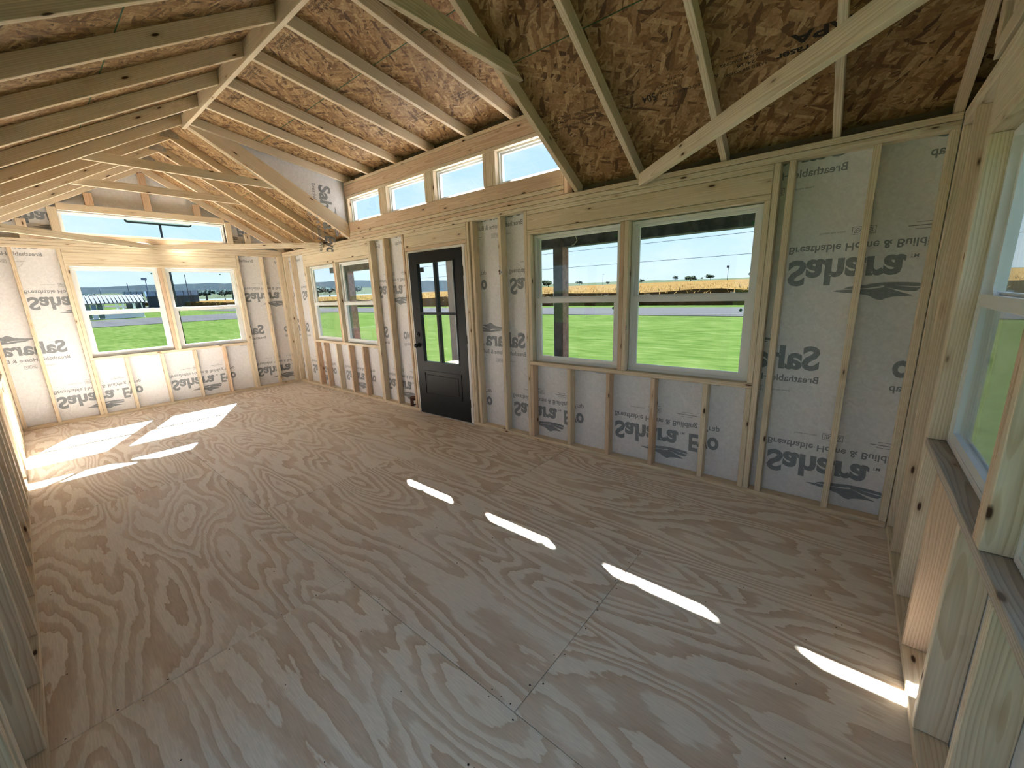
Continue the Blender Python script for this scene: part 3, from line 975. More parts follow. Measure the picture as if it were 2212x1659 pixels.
def lathe(name, prof, c, axis, parent, mat, k=20):
    """profile (radius, along axis) in inches turned about an axis through c"""
    axis = Vector(axis).normalized()
    a1 = axis.orthogonal().normalized()
    a2 = axis.cross(a1)
    vs, fs = [], []
    for (r, h) in prof:
        for i in range(k):
            th = i * 6.28318 / k
            vs.append((Vector(c) + axis * h + (a1 * math.cos(th) + a2 * math.sin(th)) * r) * I)
    for j in range(len(prof) - 1):
        for i in range(k):
            fs.append((j * k + i, j * k + (i + 1) % k, (j + 1) * k + (i + 1) % k, (j + 1) * k + i))
    fs.append(tuple(range(k)))
    fs.append(tuple(range((len(prof) - 1) * k, len(prof) * k)))
    return link(name, mesh(name, vs, fs, smooth=True), M[mat], parent)
kp = Vector(DM(2.5, 36, 0))
lathe('door_knob', [(1.3, 0), (1.3, .3), (.55, .4), (.5, 1.2), (1.0, 1.5), (1.15, 2.0), (1.0, 2.45), (.4, 2.6)], kp, (0, -1, 0), slab, 'black_metal')
lathe('deadbolt', [(1.35, 0), (1.3, .35), (1.0, .45), (.35, .5), (.33, .9)], Vector(DM(2.5, 41.4, 0)), (0, -1, 0), slab, 'black_metal')

pdr = ring('door_2_added', BACK, 256.8, 326.6, .5, 81.5, 1.6, 1.6, 1.2, 1.6, 1.4, 4.6, None)
tag(pdr, 'white sliding glass door added to the back wall for daylight, beside the viewer', 'door', kind='structure')
for k, (q0, q1, nn) in enumerate(((258.4, 292.9, 3.4), (290.9, 325.0, 2.2))):
    sp_ = ring('sliding_panel', BACK, q0, q1, 1.7, 79.9, 2.2, 2.2, 3.0, 2.2, nn - .5, nn + .5, pdr)
    pane('pane', BACK, q0 + 2.1, q1 - 2.1, 4.6, 77.8, nn, sp_)

# ------------------------------------------------------------------ roof
ceiling = empty('ceiling', (164 * I, -68.5 * I, 131 * I))
tag(ceiling, 'exposed timber roof of pale rafters under brown strand-board panels', 'ceiling', kind='structure')
VD = 4.05                                                   # vertical depth of a 2x4 on the 7:12 slope
A7 = math.atan(SL)
def zf(y): return 93.4 - SL * y                             # underside of front rafters
def zb(y): return 93.4 + SL * (137 + y)
def rafter_front(x, y_hi=-68.5, y_lo=3.5, name='rafter', mat='pine', xw=1.5):
    return prism(name, [(y_hi, zf(y_hi)), (y_lo, zf(y_lo)), (y_lo, zf(y_lo) + VD), (y_hi, zf(y_hi) + VD)], x, x + xw, ceiling, mat, -A7)
def rafter_back(x, y_hi=-68.5, y_lo=-140.5, mat='pine'):
    return prism('rafter', [(y_hi, zb(y_hi)), (y_lo, zb(y_lo)), (y_lo, zb(y_lo) + VD), (y_hi, zb(y_hi) + VD)], x, x + 1.5, ceiling, mat, A7)
for x in (-1.5, 20, 44, 68):
    rafter_front(x)
    rafter_back(x)
for x in (260.8, 284.3, 308, 327.5):
    rafter_front(x)
    rafter_back(x)
for x in (92, 116, 140, 164, 188, 212, 236.6):
    rafter_back(x, -69.25)
rafter_front(90.4, -67.7)
prism('valley_rafter', [(-67.7, zf(-67.7)), (3.5, zf(3.5)), (3.5, zf(3.5) + 8.0), (-57, zf(-57) + 8.0), (-67.7, zf(-67.7) + 3.6)], 91.95, 93.45, ceiling, 'pine', -A7)
rafter_front(238.9, -67.7)
A2 = math.atan(1 / 6)
def zd(y): return 122.1 - y / 6
def dormer_rafter(x, xw=1.5):
    prism('dormer_rafter', [(-67.72, zd(-67.72)), (9.5, zd(9.5)), (9.5, zd(9.5) + 3.55), (-67.72, zd(-67.72) + 3.55)], x, x + xw, ceiling, 'pine', -A2)
for x in (93.5, 116, 140, 164, 188.2, 212, 236.9):
    dormer_rafter(x)
board('ridge_beam', (91.5, -69.23, 131.8), (238.5, -67.74, 137.3), ceiling)
for x in (20, 44, 68, 260.8, 284.3, 308):
    for sx in (-.06, 1.5):
        z0 = 133.5
        pts = [(-72.0, z0 + .3), (-65.0, z0 + .3), (-65.6, z0 + 2.8), (-68.5, z0 + 3.9), (-71.4, z0 + 2.8)]
        prism('gusset_plate', pts, x + sx, x + sx + .06, ceiling, 'steel', 0, 0)
# collar ties on the sides of three rafter pairs
board('collar_tie', (89.0, -103.5, 114.0), (90.4, -33.5, 117.5), ceiling)
board('collar_tie', (42.5, -103.5, 113.8), (44, -33.8, 117.3), ceiling)
prism('collar_tie', [(-104, 115.3), (-30.2, 115.3), (-30.2, 116.6), (-32.4, 118.9), (-104, 118.9)], 240.45, 241.95, ceiling, 'pine', 0)
# braces lying across the corners of the plates
bar('corner_brace', (262.7, -.75, 92.25), (328.2, -68.5, 92.25), 1.5, 3.5, ceiling)
bar('corner_brace', (63.0, -.75, 92.35), (1.2, -66.5, 92.9), 1.5, 2.9, ceiling)
bar('corner_brace', (63.0, -136.2, 92.35), (1.2, -70.8, 92.9), 1.5, 2.9, ceiling)
# strand-board panels, staggered rows with a gap between neighbours
OT = .44
def osb_row(x0, x1, ya, yb, zfun, off, cuts):
    xs = [x0] + [c for c in cuts if x0 + 4 < c < x1 - 4] + [x1]
    out = []
    for i in range(len(xs) - 1):
        a, b = xs[i] + .05, xs[i + 1] - .05
        p = [(ya, zfun(ya) + off), (yb, zfun(yb) + off), (yb, zfun(yb) + off + OT), (ya, zfun(ya) + off + OT)]
        sl = math.atan2(zfun(yb) - zfun(ya), yb - ya)
        org = Vector(((a + b) / 2, (ya + yb) / 2, (zfun(ya) + zfun(yb)) / 2 + off)) * I
        X = Vector((1, 0, 0)); Y = Vector((0, math.cos(sl), math.sin(sl))); Z = X.cross(Y)
        R = Matrix((X, Y, Z)).transposed()
        vs = [R.transposed() @ (Vector((x, y, z)) * I - org) for x in (a, b) for (y, z) in p]
        n = 4
        fs = [tuple(range(n)), tuple(range(2 * n - 1, n - 1, -1))] + [(k, (k + 1) % n, n + (k + 1) % n, n + k) for k in range(n)]
        out.append(link('osb_panel', mesh('osb_panel', vs, fs), M['osb'], ceiling, Matrix.Translation(org) @ R.to_4x4()))
    return out
YS = -34.95
g = .06
c1 = [k * 96 + 44.7 for k in range(4)]
c2 = [k * 96 - 3.3 for k in range(5)]
panels = {}
for nm, (xa, xb) in (('far', (-8, 91.2)), ('near', (238.9, 337))):
    panels[nm] = osb_row(xa, xb, YS + g, 13.0, zf, VD, c1)
    osb_row(xa, xb, -68.4, YS - g, zf, VD, c2)
osb_row(89.6, 240.2, -40.7 + g, 10.0, zd, 3.55, c1)
osb_row(89.6, 240.2, -68.4, -40.7 - g, zd, 3.55, c2)
osb_row(-8, 337, -103.5, -68.6, zb, VD, c2)
osb_row(-8, 337, -150.0, -103.62, zb, VD, c1)
# green painted panel edges along the seams
def edge_line(x0, x1, y, zfun, off):
    zz = zfun(y) + off - .03
    bar('painted_edge', (x0, y, zz), (x1, y, zz), .22, .10, ceiling, 'green_edge', 0)
edge_line(240.6, 327, YS, zf, VD)
edge_line(0, 90, YS, zf, VD)
edge_line(94, 234, -40.7, zd, 3.55)
edge_line(0, 327, -103.56, zb, VD)
# outer roofing
def roof_slab(name, x0, x1, ya, yb, zfun, off, th, label):
    p = [(ya, zfun(ya) + off), (yb, zfun(yb) + off), (yb, zfun(yb) + off + th), (ya, zfun(ya) + off + th)]
    o = prism(name, p, x0, x1, None, 'roof_metal', 0, 0)
    tag(o, label, 'roof', kind='structure')
roof_slab('roof_back', -10, 339, -152, -68.5, zb, VD + OT + .1, 1.2, 'dark metal roof over the back slope')
roof_slab('roof_far', -10, 91.2, -68.5, 15, zf, VD + OT + .1, 1.2, 'dark metal roof at the far end')
roof_slab('roof_near', 239.4, 339, -68.5, 15, zf, VD + OT + .1, 1.2, 'dark metal roof at the near end')
roof_slab('roof_dormer', 89.0, 240.6, -68.5, 10.2, zd, 3.55 + OT + .1, 1.0, 'dark metal roof over the dormer')
# dormer cheeks: film stretched between the main and the dormer rafters
def cheek(x, name, label, lift=0):
    p = [(3.5, zf(3.5) + lift), (3.6, zd(3.6) + 3.54), (-68.2, zd(-68.2) + 3.54), (-68.2, min(zf(-68.2) + lift, zd(-68.2) + 3.5))]
    o = prism(name, p, x, x + .3, None, 'wrap', 0, 0)
    tag(o, label, 'wall', kind='structure')
    return o
ck = cheek(91.55, 'wall_dormer_far', 'triangle of printed house wrap beside the clerestory at the far end')
cheek(239.1, 'wall_dormer_near', 'triangle of house wrap beside the clerestory at the near end', VD - .4)
pm = clip_print(lg, [(1, 0, 34)], 'printed_lettering', 'ink')
mwp = Matrix.Translation(Vector((91.9, -14.0, 119.5)) * I) @ Matrix(((0, 0, 1), (0, 1, 0), (-1, 0, 0))).to_4x4()
link('printed_lettering', pm, None, ck, mwp)

# stamps on the strand board, upside down
st = Print()
def stamp_block(lines, bold=.01):
    pr = Print()
    for (s, xa, xb, sa, sb) in lines:
        pr.text(s, xa, xb, sa, sb, bold)
    return pr
def put_stamp(pr, parent, y_at=0):
    """print coordinates: u = -x (read towards the far end), v = -s down the slope, drawn just under the panel"""
    cs, sn = math.cos(A7), math.sin(A7)
    me = bpy.data.meshes.new('panel_stamp')
    vs = []
    for (u, v) in pr.v:
        x, s = -u, -v
        y = -s * cs
        z = 93.4 + VD + s * sn - .02
        vs.append((x * I, (y - .012) * I, z * I))
    me.from_pydata(vs, [], pr.f)
    me.materials.append(M['stamp'])
    link('panel_stamp', me, None, parent)
# (text, x left in picture, x right, s low, s high)
def S(s, xl, xr, s0, s1): return (s, -xr, -xl, -s1, -s0)
panel = panels['near'][-1]
near_panels = panels['near']
put_stamp(stamp_block([S('504', 269.0, 272.4, 18.1, 20.1)], .012), near_panels[0])
put_stamp(stamp_block([S('AGEPC51ST3EPS', 261.7, 267.8, 21.8, 22.4), S('W/C', 264.0, 265.6, 20.9, 21.5), S('STRENGTH AXIS', 261.8, 268.2, 18.2, 18.9),
                       S('RATED SHEATHING', 273.4, 278.6, 19.3, 20.0), S('1102-BA-400', 273.4, 278.6, 20.7, 21.3), S('PS 2-18', 276.2, 279.6, 21.9, 22.6),
                       S('EXPOSURE 1 2-18', 273.8, 282.6, 18.1, 18.8), S('Dimensional Requirements', 250.3, 257.5, 20.8, 22.3), S('THIS SIDE DOWN', 250.6, 257.8, 19.5, 20.2),
                       S('LEAVE GAP AT PANEL ENDS AND EDGES', 239.6, 257.8, 18.4, 19.1), S('INSTALLED', 241.5, 249.2, 21.5, 22.2), S('THIS SIDE UP', 242.0, 249.0, 20.3, 21.0)], .006), near_panels[0])
put_stamp(stamp_block([S('APA', 300.4, 310.4, 20.1, 22.3), S('WestFraser', 297.7, 310.8, 17.9, 19.4)], .03), near_panels[-1])
put_stamp(stamp_block([S('RATED SHEATHING', 287.7, 296.1, 18.1, 18.8), S('24/16', 290.5, 294.0, 19.3, 20.0), S('SIZED FOR SPACING', 287.4, 297.0, 20.6, 21.3),
                       S('Conditioned', 289.3, 294.7, 21.7, 22.3), S('AP', 285.3, 286.7, 18.7, 19.5)], .008), near_panels[-1])

def dormer_stamp(x, y, flip=1):
    pr = stamp_block([S('RATED SHEATHING', -5, 5, -.4, .4), S('24/16  EXPOSURE 1', -5, 4, .8, 1.5), S('SIZED FOR SPACING', -4.5, 5, -1.6, -.9)], .012)
    vs = [((x - u * flip) * I, (y + v * flip) * I, (122.1 - (y + v * flip) / 6 + 3.55 - .03) * I) for u, v in pr.v]
    me = bpy.data.meshes.new('panel_stamp')
    me.from_pydata(vs, [], pr.f)
    me.materials.append(M['stamp'])
    link('panel_stamp', me, None, ceiling)
for (x, y) in ((132, -14), (156, -15), (179, -14.5), (203, -15), (200, -62), (176, -61.5), (150, -62), (128, -60)):
    dormer_stamp(x, y)

# ------------------------------------------------------------------ porch
pc = prism('porch_ceiling', [(4.7, 91.5), (58, 86.8), (58, 88.2), (4.7, 93)], -32, 331, None, 'porch_brown', 0, 0)
tag(pc, 'brown boarded porch ceiling outside the front windows', 'porch ceiling', kind='structure')
pr_ = prism('porch_roof', [(4.7, 93.05), (64, 88.3), (64, 89.3), (4.7, 94.2)], -34, 333, None, 'roof_metal', 0, 0)
tag(pr_, 'dark metal porch roof along the front', 'roof', kind='structure')
pb = board('porch_beam', (-30, 48.7, 81.3), (330, 54.3, 87.2), None, 'porch_dark')
tag(pb, 'dark stained beam carrying the porch roof outside the front windows', 'beam')
for k, (x, lab) in enumerate(((-7.5, 'porch corner post with an orange rust streak seen through the far window pair'), (117.3, 'lilac-grey porch post seen through the right panes of the black door'),
                              (197.6, 'grey and rust-red porch post outside the window right of the door'), (323.5, 'porch post at the near end of the porch'))):
    root = empty('porch_post', ((x + 2.8) * I, 51.5 * I, -9 * I))
    tag(root, lab, 'post', 'porch posts')
    if k == 1:
        board('shaft', (x, 48.7, -8), (x + 5.5, 54.2, 81.3), root, 'grey_post')
    else:
        board('shaft', (x, 48.7, -8), (x + 5.3, 54.2, 81.3), root, 'porch_dark')
        board('side_plate', (x + 5.32, 48.7, -8), (x + 5.6, 54.2, 84.0), root, 'rust', .0005)
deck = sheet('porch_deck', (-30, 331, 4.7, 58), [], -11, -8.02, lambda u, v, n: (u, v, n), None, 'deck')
tag(deck, 'pale porch deck along the front of the cabin', 'deck', kind='structure')

# ------------------------------------------------------------------ small things
can = empty('paint_can', (136.2 * I, 1.7 * I, 1.5 * I))
tag(can, 'rusty brown can standing on the plate in the stud bay left of the door', 'can')
lathe('body', [(1.65, 0), (1.75, .1), (1.75, 4.3), (1.85, 4.4), (1.85, 4.7), (1.7, 4.75)], (136.2, 1.75, 1.5), (0, 0, 1), can, 'rust_can', 24)
lathe('lid', [(1.6, 0), (1.6, .22), (1.3, .25), (1.25, .1)], (136.2, 1.75, 6.27), (0, 0, 1), can, 'leather', 24)
cup = empty('plastic_cup', (138.9 * I, .75 * I, 1.5 * I))
tag(cup, 'small white plastic cup beside the rusty can left of the door', 'cup')
lathe('cup_wall', [(.62, 0), (.78, 3.2), (.84, 3.3), (.84, 3.4), (.76, 3.4), (.60, .15)], (138.95, .85, 1.5), (0, 0, 1), cup, 'white_cup', 20)
lathe('band', [(.69, 1.0), (.73, 1.9)], (138.95, .85, 1.5), (0, 0, 1), cup, 'seam', 20)
key = empty('key_ring', (204.5 * I, -.1 * I, 67.5 * I))
tag(key, 'key ring with a brown leather fob and white tag hanging on a stud', 'key ring')
def torus(name, c, r, rr, parent, mat, k=18, j=6):
    vs, fs = [], []
    for a in range(k):
        for b_ in range(j):
            th, ph = a * 6.2832 / k, b_ * 6.2832 / j
            q = r + rr * math.cos(ph)
            vs.append(Vector((c[0] + q * math.cos(th), c[1] + rr * math.sin(ph), c[2] + q * math.sin(th))) * I)
    for a in range(k):
        for b_ in range(j):
            fs.append((a * j + b_, ((a + 1) % k) * j + b_, ((a + 1) % k) * j + (b_ + 1) % j, a * j + (b_ + 1) % j))
    return link(name, mesh(name, vs, fs, smooth=True), M[mat], parent)
torus('ring', (204.5, -.12, 70.6), .42, .05, key, 'steel')
lathe('nail', [(.05, 0), (.05, .45), (.13, .47), (.13, .52)], (204.5, 0, 71.0), (0, -1, 0), key, 'steel', 10)
def outline(name, pts, y0, y1, parent, mat):
    n = len(pts)
    vs = [Vector((x, y, z)) * I for y in (y0, y1) for (x, z) in pts]
    fs = [tuple(range(n)), tuple(range(2 * n - 1, n - 1, -1))] + [(i, (i + 1) % n, n + (i + 1) % n, n + i) for i in range(n)]
    return link(name, mesh(name, vs, fs), M[mat], parent)
outline('leather_fob', [(204.1, 69.7), (204.6, 69.8), (204.7, 68.9), (204.5, 68.6), (204.75, 67.8), (203.9, 67.8), (204.1, 68.6), (203.7, 69.1)], -.16, -.05, key, 'leather')
outline('paper_tag', [(204.6, 69.8), (205.2, 69.6), (205.9, 68.0), (205.0, 67.8)], -.24, -.18, key, 'tag_white')
outline('tag_mark', [(205.0, 69.2), (205.2, 69.15), (205.4, 68.3), (205.15, 68.25)], -.26, -.245, key, 'stamp')

def tube(name, pts, r, mat, parent=None, k=6):
    vs, fs = [], []
    for i, p in enumerate(pts):
        a = Vector(pts[max(i - 1, 0)])
        b_ = Vector(pts[min(i + 1, len(pts) - 1)])
        d = (b_ - a).normalized()
        o1 = d.cross(Vector((.1, .2, 1))).normalized()
        o2 = d.cross(o1)
        for j in range(k):
            th = j * 6.2832 / k
            vs.append(Vector(p) + (o1 * math.cos(th) + o2 * math.sin(th)) * r)
    for i in range(len(pts) - 1):
        for j in range(k):
            fs.append((i * k + j, i * k + (j + 1) % k, (i + 1) * k + (j + 1) % k, (i + 1) * k + j))
    fs += [tuple(range(k)), tuple(range((len(pts) - 1) * k, len(pts) * k))]
    return link(name, mesh(name, vs, fs, smooth=True, weld=False), M[mat], parent)
cord = tube('cord_scrap', [Vector(p) * I for p in ((236.4, 5.2, 82.5), (236.5, 5.2, 79.5), (237.0, 5.3, 78.4), (237.1, 5.3, 78.0), (236.3, 5.2, 77.2), (235.9, 5.2, 76.7), (235.0, 5.1, 76.6))], .004, 'white_cord')
tag(cord, 'frayed white cord scrap dangling outside the top of the window', 'cord')

# ------------------------------------------------------------------ land outside
GZ = -.8
def smooth(t):
    t = max(0, min(1, t))
    return t * t * (3 - 2 * t)
def gz(x, y):
    r = max(0, y - 50, .6 * (-x - 140), .5 * (x - 120))
    return GZ + .0135 * min(r, 330)
def land(name, xs, ys, off, mat, label, cat, kind='structure', zfun=None):
    vs = [(x, y, (zfun or gz)(x, y) + off) for x in xs for y in ys]
    m_ = len(ys)
    fs = [(i * m_ + j, (i + 1) * m_ + j, (i + 1) * m_ + j + 1, i * m_ + j + 1) for i in range(len(xs) - 1) for j in range(m_ - 1)]
    o = link(name, mesh(name, vs, fs, smooth=True, weld=False), mat, None)
    return tag(o, label, cat, kind=kind)
def rng(a, b, n): return [a + (b - a) * i / n for i in range(n + 1)]
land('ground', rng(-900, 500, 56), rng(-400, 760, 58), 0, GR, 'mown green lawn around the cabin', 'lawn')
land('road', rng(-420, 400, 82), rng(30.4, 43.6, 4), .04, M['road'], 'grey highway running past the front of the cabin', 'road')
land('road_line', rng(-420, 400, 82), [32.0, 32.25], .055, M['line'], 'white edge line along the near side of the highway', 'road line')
land('side_road', rng(-86, -56, 6), rng(-300, 29, 40), .035, M['road'], 'paved side road beyond the lawn off the far end', 'road')
# corn field: canopy of uneven rows and torn dry leaves along its edge
def field(name, x0, x1, y0, y1, nx, ny, mats, label, seed):
    rnd = random.Random(seed)
    vs, fs, mi = [], [], []
    xs, ys = rng(x0, x1, nx), [y0 + (y1 - y0) * (j / ny) ** 1.7 for j in range(ny + 1)]
    for x in xs:
        for j, y in enumerate(ys):
            vs.append((x, y, gz(x, y) + (1.7 if j else 0) + rnd.uniform(-.12, .22)))
    n = ny + 1
    for i in range(nx):
        for j in range(ny):
            fs.append((i * n + j, (i + 1) * n + j, (i + 1) * n + j + 1, i * n + j + 1))
            mi.append(0)
    def leaf(x, y, z, l, wd, az, tilt, m_):
        dx, dy, dz = math.cos(az) * math.cos(tilt) * l, math.sin(az) * math.cos(tilt) * l, math.sin(tilt) * l
        px_, py_ = -math.sin(az) * wd, math.cos(az) * wd
        k = len(vs)
        vs.extend([(x - px_, y - py_, z), (x + px_, y + py_, z), (x + dx + px_ * .2, y + dy + py_ * .2, z + dz), (x + dx - px_ * .2, y + dy - py_ * .2, z + dz)])
        fs.append((k, k + 1, k + 2, k + 3))
        mi.append(m_)
    for i in range(26000):
        y = y0 + rnd.random() ** 2.2 * 60
        x = rnd.uniform(x0 * .62 if x0 < -200 else x0, x1)
        h = rnd.random()
        low = y < y0 + 1.2
        z = gz(x, y) + (h * 1.9 if low else 1.35 + h * .55)
        m_ = 1 if (low and h < .5 and rnd.random() < .6) or rnd.random() < (.35 if x < -60 else .06) else 0
        leaf(x, y, z, rnd.uniform(.3, .75), rnd.uniform(.03, .07), rnd.uniform(0, 6.28), rnd.uniform(-.6, 1.2), m_)
    me = bpy.data.meshes.new(name)
    me.from_pydata(vs, [], fs)
    for m_ in mats:
        me.materials.append(m_)
    me.polygons.foreach_set('material_index', mi)
    o = link(name, me, None, None)
    tag(o, label, 'corn field', kind='stuff')
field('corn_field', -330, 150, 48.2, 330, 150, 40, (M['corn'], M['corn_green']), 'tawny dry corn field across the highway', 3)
# hills
def hill(name, az0, az1, dist, prof, base, mat, label, n=90, seed=1):
    rnd = random.Random(seed)
    vs, fs = [], []
    for i in range(n + 1):
        s = i / n
        a = az0 + (az1 - az0) * s
        hgt = prof(s) + rnd.uniform(-.0009, .0009)
        for k, (dd, f) in enumerate(((dist * .62, base), (dist * .8, base + (hgt - base) * .45), (dist, hgt), (dist * 1.3, base))):
            vs.append((CAM[0] - math.sin(a) * dd, CAM[1] + math.cos(a) * dd, CAM[2] + f * dd))
    for i in range(n):
        for k in range(3):
            fs.append((i * 4 + k, (i + 1) * 4 + k, (i + 1) * 4 + k + 1, i * 4 + k + 1))
    o = link(name, mesh(name, vs, fs, smooth=False, weld=False), mat, None)
    tag(o, label, 'hill', kind='structure')
hill('hill', 1.72, .62, 1700, lambda s: .0300 + .0045 * math.sin(3.3 * s) + .0015 * math.sin(23 * s) - .009 * smooth((s - .75) / .25), .006, M['hill'], 'long haze-blue wooded ridge on the horizon', seed=2)
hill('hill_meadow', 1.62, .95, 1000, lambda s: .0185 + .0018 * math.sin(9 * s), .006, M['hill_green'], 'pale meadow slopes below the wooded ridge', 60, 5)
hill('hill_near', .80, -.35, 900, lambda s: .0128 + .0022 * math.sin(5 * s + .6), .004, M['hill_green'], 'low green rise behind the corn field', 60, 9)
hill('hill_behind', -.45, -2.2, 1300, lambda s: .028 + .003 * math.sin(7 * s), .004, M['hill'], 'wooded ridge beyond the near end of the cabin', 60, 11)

def on_bearing(ax, ay, d): return (CAM[0] + ax * d, CAM[1] + ay * d)
def tree(name, ax, ay, d, z0, wid, hgt, label, mat='tree', seed=0):
    rnd = random.Random(seed)
    x, y = on_bearing(ax, ay, d)
    zb0 = gz(x, y)
    root = empty(name, (x, y, zb0))
    tag(root, label, 'tree', 'trees in the fields')
    vs, fs = [], []
    blobs = [(rnd.uniform(-.32, .32) * wid, rnd.uniform(-.3, .3) * wid, rnd.uniform(.4, .78) * hgt, rnd.uniform(.16, .30) * wid) for _ in range(9)]
    for i in range(420):
        b_ = rnd.choice(blobs)
        th, ph = rnd.uniform(0, 6.28), math.acos(rnd.uniform(-1, 1))
        q = b_[3] * rnd.uniform(.75, 1.05)
        c = Vector((x + b_[0] + q * math.sin(ph) * math.cos(th), y + b_[1] + q * math.sin(ph) * math.sin(th), z0 + b_[2] + q * math.cos(ph) * min(1, hgt / wid)))
        s = wid * .055 * rnd.uniform(.6, 1.3)
        a = Vector((rnd.gauss(0, 1), rnd.gauss(0, 1), rnd.gauss(0, 1))).normalized()
        b2 = a.orthogonal().normalized()
        c2_ = a.cross(b2)
        k = len(vs)
        vs += [c + b2 * s, c + c2_ * s, c - b2 * s, c - c2_ * s]
        fs.append((k, k + 1, k + 2, k + 3))
    link('foliage', mesh('foliage', vs, fs, weld=False), M[mat], root)
    tube('trunk', [(x, y, zb0 - .1), (x, y, max(z0, zb0) + hgt * .55)], wid * .035, 'pole', root)
def tz(e_, d): return CAM[2] + e_ * d
tree('tree', -.566, .824, 420, tz(.0085, 420), 14, 6.2, 'rounded green tree standing left of the rusty porch post', seed=1)
tree('tree', -.505, .863, 420, tz(.0095, 420), 6, 4.6, 'small tree in the field right of the rusty porch post', seed=2)
tree('bush', -.447, .8945, 430, tz(.0095, 430), 4, 2.6, 'low bush right of the thin pole in the corn', seed=3)
tree('tree', -.378, .926, 430, tz(.0085, 430), 5, 4.2, 'dark tree cut by the right-hand sash frame', seed=4)
tree('tree', -.311, .950, 520, tz(.0125, 520), 6.0, 5.0, 'lone tree on the skyline left of the spiky bush', seed=5)
tree('bush', -.281, .9597, 380, tz(.0075, 380), 9.0, 5.4, 'spiky dark bush at the edge of the corn', seed=6)
tree('bush', -.259, .966, 520, tz(.0125, 520), 3.4, 2.4, 'tiny round bush on the skyline', seed=7)
tree('tree', -.243, .970, 520, tz(.0125, 520), 9.5, 5.2, 'pair of spreading trees on the skyline left of the pole', seed=8)
tree('tree', -.169, .9856, 560, tz(.0135, 560), 6, 5, 'skyline tree at the right edge of the window', seed=9)
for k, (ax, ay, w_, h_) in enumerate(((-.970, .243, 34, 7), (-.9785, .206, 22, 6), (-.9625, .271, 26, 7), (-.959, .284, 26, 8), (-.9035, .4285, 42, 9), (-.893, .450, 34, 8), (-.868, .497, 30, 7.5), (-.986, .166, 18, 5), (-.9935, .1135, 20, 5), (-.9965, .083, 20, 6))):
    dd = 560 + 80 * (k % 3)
    tree('tree', ax, ay, dd, tz(.0112, dd), w_ * .8, h_ * .9, ['haze-tinted tree clump left of the tall pole in the far window', 'haze-tinted tree clump behind the tall pole', 'haze-tinted trees right of the tall pole',
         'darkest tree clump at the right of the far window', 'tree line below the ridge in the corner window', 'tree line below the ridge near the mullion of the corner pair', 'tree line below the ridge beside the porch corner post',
         'low trees behind the dark freight cars', 'low trees behind the white shelter roof', 'low trees at the left edge of the far window'][k], 'tree_haze', 20 + k)

# poles and wires
def pole(ax, ay, d, top, bot, r, label, head=None):
    x, y = on_bearing(ax, ay, d)
    z0, z1 = gz(x, y) - .2 if bot is None else tz(bot, d), tz(top, d)
    root = empty('utility_pole' if head != 'lamp' else 'street_lamp', (x, y, z0))
    tag(root, label, 'pole' if head != 'lamp' else 'street lamp')
    tube('shaft', [(x, y, z0), (x, y, z1)], r, 'pole', root, 8)
    if head == 'cross':
        tube('crossarm', [(x - 1.1, y, z1 - .35), (x + 1.1, y, z1 - .35)], .11, 'pole', root)
    if head == 'lamp':
        board('lamp_head', ((x - .5), y - 1.4, z1 - .1), (x + .5, y + .5, z1 + 1.0), root, 'pole', 0, inch=False)
    return root
pole(-.976, .2165, 235, .0519, None, .17, 'tall dark utility pole in the right far window')
pole(-.457, .8895, 300, .0336, .006, .17, 'thin utility pole with a crossarm beyond the corn', 'cross')
pole(-.2115, .9774, 260, .0346, .004, .16, 'thin pole standing in the corn at the right', 'lamp')
pole(-.991, .1355, 300, .0377, None, .22, 'dark pole behind the white shelter roof')
pole(-.995, .0995, 300, .0318, None, .16, 'short pole at the left behind the white shelter')
pole(-.987, .1605, 260, .0425, None, .22, 'floodlight mast above the freight cars', 'lamp')
def wire(y, e0, e1, label):
    pts = []
    for i in range(41):
        x = -95 + 150 * i / 40
        dy = y - CAM[1]
        s = (x + 95) / 150
        pts.append((x, y, CAM[2] + dy * (e0 + (e1 - e0) * s - .010 * 4 * s * (1 - s) * .35)))
    o = tube('power_line', pts, .034, 'wire', None, 5)
    tag(o, label, 'power line')
wire(70, .100, .112, 'upper thin power line above the corn')
wire(70, .0615, .0655, 'lower thicker power line above the corn')
# roadside sign high in the transom
sx, sy = on_bearing(-.9805, .1965, 30)
sg = empty('pole_sign', (sx, sy, GZ))
tag(sg, 'flat pale sign board on a dark pole outside the transom', 'sign')
tube('pole', [(sx, sy, GZ), (sx, sy, tz(.1395, 30))], .055, 'sign_dark', sg, 10)
ya, yb = sy - 1.40, sy + 1.40
za, zb_ = tz(.1385, 30), tz(.1475, 30)
def rounded(y0, y1, z0, z1, r, k=5):
    out = []
    for cx, cz, a0 in ((y1 - r, z0 + r, -1.5708), (y1 - r, z1 - r, 0), (y0 + r, z1 - r, 1.5708), (y0 + r, z0 + r, 3.1416)):
        for i in range(k + 1):
            a = a0 + 1.5708 * i / k
            out.append((cx + r * math.cos(a), cz + r * math.sin(a)))
    return out
def yz_plate(name, pts, x0, x1, parent, mat):
    n = len(pts)
    vs = [Vector((x, y, z)) for x in (x0, x1) for (y, z) in pts]
    fs = [tuple(range(n)), tuple(range(2 * n - 1, n - 1, -1))] + [(i, (i + 1) % n, n + (i + 1) % n, n + i) for i in range(n)]
    return link(name, mesh(name, vs, fs), M[mat], parent)
yz_plate('frame', rounded(ya, yb, za, zb_, .12), sx - .1, sx + .1, sg, 'sign_dark')
yz_plate('face', rounded(ya + .06, yb - .06, za + .06, zb_ - .06, .07), sx + .101, sx + .12, sg, 'sign_face')

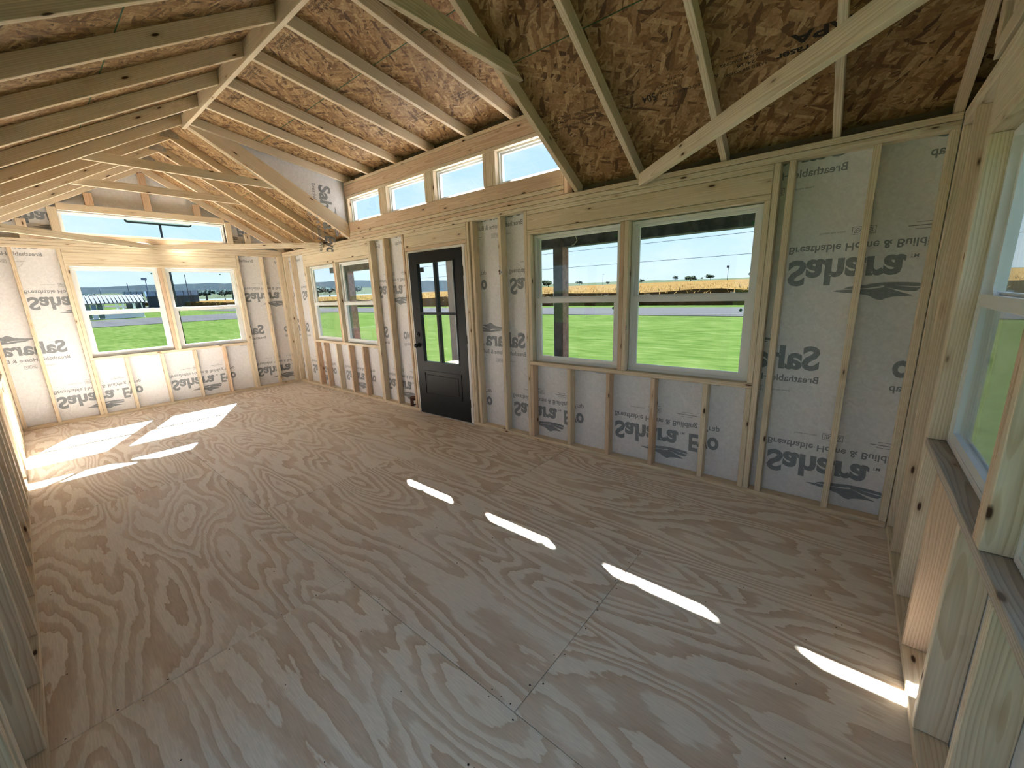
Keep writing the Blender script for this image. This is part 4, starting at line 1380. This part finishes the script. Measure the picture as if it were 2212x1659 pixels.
# white-roofed shelter across the side road
bx, by0, by1 = -94.0, 4.4, 12.2
sh = empty('roadside_shelter', (bx, (by0 + by1) / 2, GZ))
tag(sh, 'small white open shelter with a ribbed metal roof across the side road', 'shelter')
B = lambda nm, a, b_, mt: board(nm, a, b_, sh, mt, 0, inch=False)
ez, rz = 1.95, 3.25
zg = GZ
B('base', (bx - 3.6, by0, zg - .1), (bx, by1, zg + .12), 'white_paint')
B('end_wall', (bx - 3.4, by0, zg), (bx - .1, by0 + .15, ez), 'green_panel')
for k in range(3):
    B('wall_panel', (bx - .22, by0 + .1 + .78 * k, zg), (bx - .1, by0 + .82 + .78 * k, ez), ('green_panel', 'white_paint', 'green_panel')[k])
B('window_frame', (bx - .1, by0 + .95, zg + .9), (bx - .04, by0 + 1.55, ez - .25), 'container')
for y in (by0 + .05, by0 + 2.5, by0 + 4.4, by0 + 5.2, by0 + 6.7, by0 + 7.65):
    B('post', (bx - .2, y - .07, zg), (bx - .06, y + .07, ez), 'white_paint')
for y in (by0 + 4.5, by0 + 5.4, by0 + 6.9):
    B('rear_post', (bx - 3.3, y - .09, zg), (bx - 3.1, y + .09, ez), 'green_panel')
B('low_wall', (bx - .2, by0 + 2.4, zg), (bx - .1, by1 - .1, zg + .9), 'white_paint')
vs = [(bx + .4, by0 - .5, ez - .08), (bx + .4, by1 + .4, ez - .08), (bx - 1.8, by1 + .4, rz), (bx - 1.8, by0 - .5, rz), (bx - 4.0, by1 + .4, ez - .08), (bx - 4.0, by0 - .5, ez - .08)]
vs2 = [(x, y, z + .1) for x, y, z in vs]
rf = link('roof', mesh('roof', vs + vs2, [(0, 1, 2, 3), (3, 2, 4, 5), (6, 9, 8, 7), (9, 11, 10, 8), (0, 6, 7, 1), (4, 10, 11, 5), (1, 7, 8, 2), (2, 8, 10, 4), (0, 3, 9, 6), (3, 5, 11, 9)]), M['shelter_roof'], sh)
for k in range(17):
    y = by0 - .45 + (by1 - by0 + .8) * k / 16
    tube('rib', [(bx + .4, y, ez + .05), (bx - 1.8, y, rz + .13)], .045, 'seam', rf, 4)
# freight cars and sheds on the far side
for k, (ay, wd) in enumerate(((.140, 6.2), (.1745, 9.0), (.213, 9.0))):
    ax = -math.sqrt(1 - ay * ay)
    d = 250
    x, y = on_bearing(ax, ay, d)
    z0, z1 = tz(.0135, d), tz(.0225, d)
    root = empty('freight_car', (x, y, z0))
    tag(root, ['blue-grey freight car behind the shelter roof ridge', 'long blue-grey freight car under the floodlight mast', 'blue-grey freight car cut by the middle mullion'][k], 'freight car', 'parked freight cars')
    board('body', (x - 2, y - wd / 2, z0), (x + 2, y + wd / 2, z1), root, 'container', 0, inch=False)
    board('undercarriage', (x - 1.8, y - wd / 2 + .2, gz(x, y) - .3), (x + 1.8, y + wd / 2 - .2, z0), root, 'sign_dark', 0, inch=False)
    for j in range(4):
        board('side_post', (x + 2, y - wd / 2 + .1 + j * (wd - .4) / 3, z0), (x + 2.1, y - wd / 2 + .3 + j * (wd - .4) / 3, z1), root, 'sign_dark', 0, inch=False)
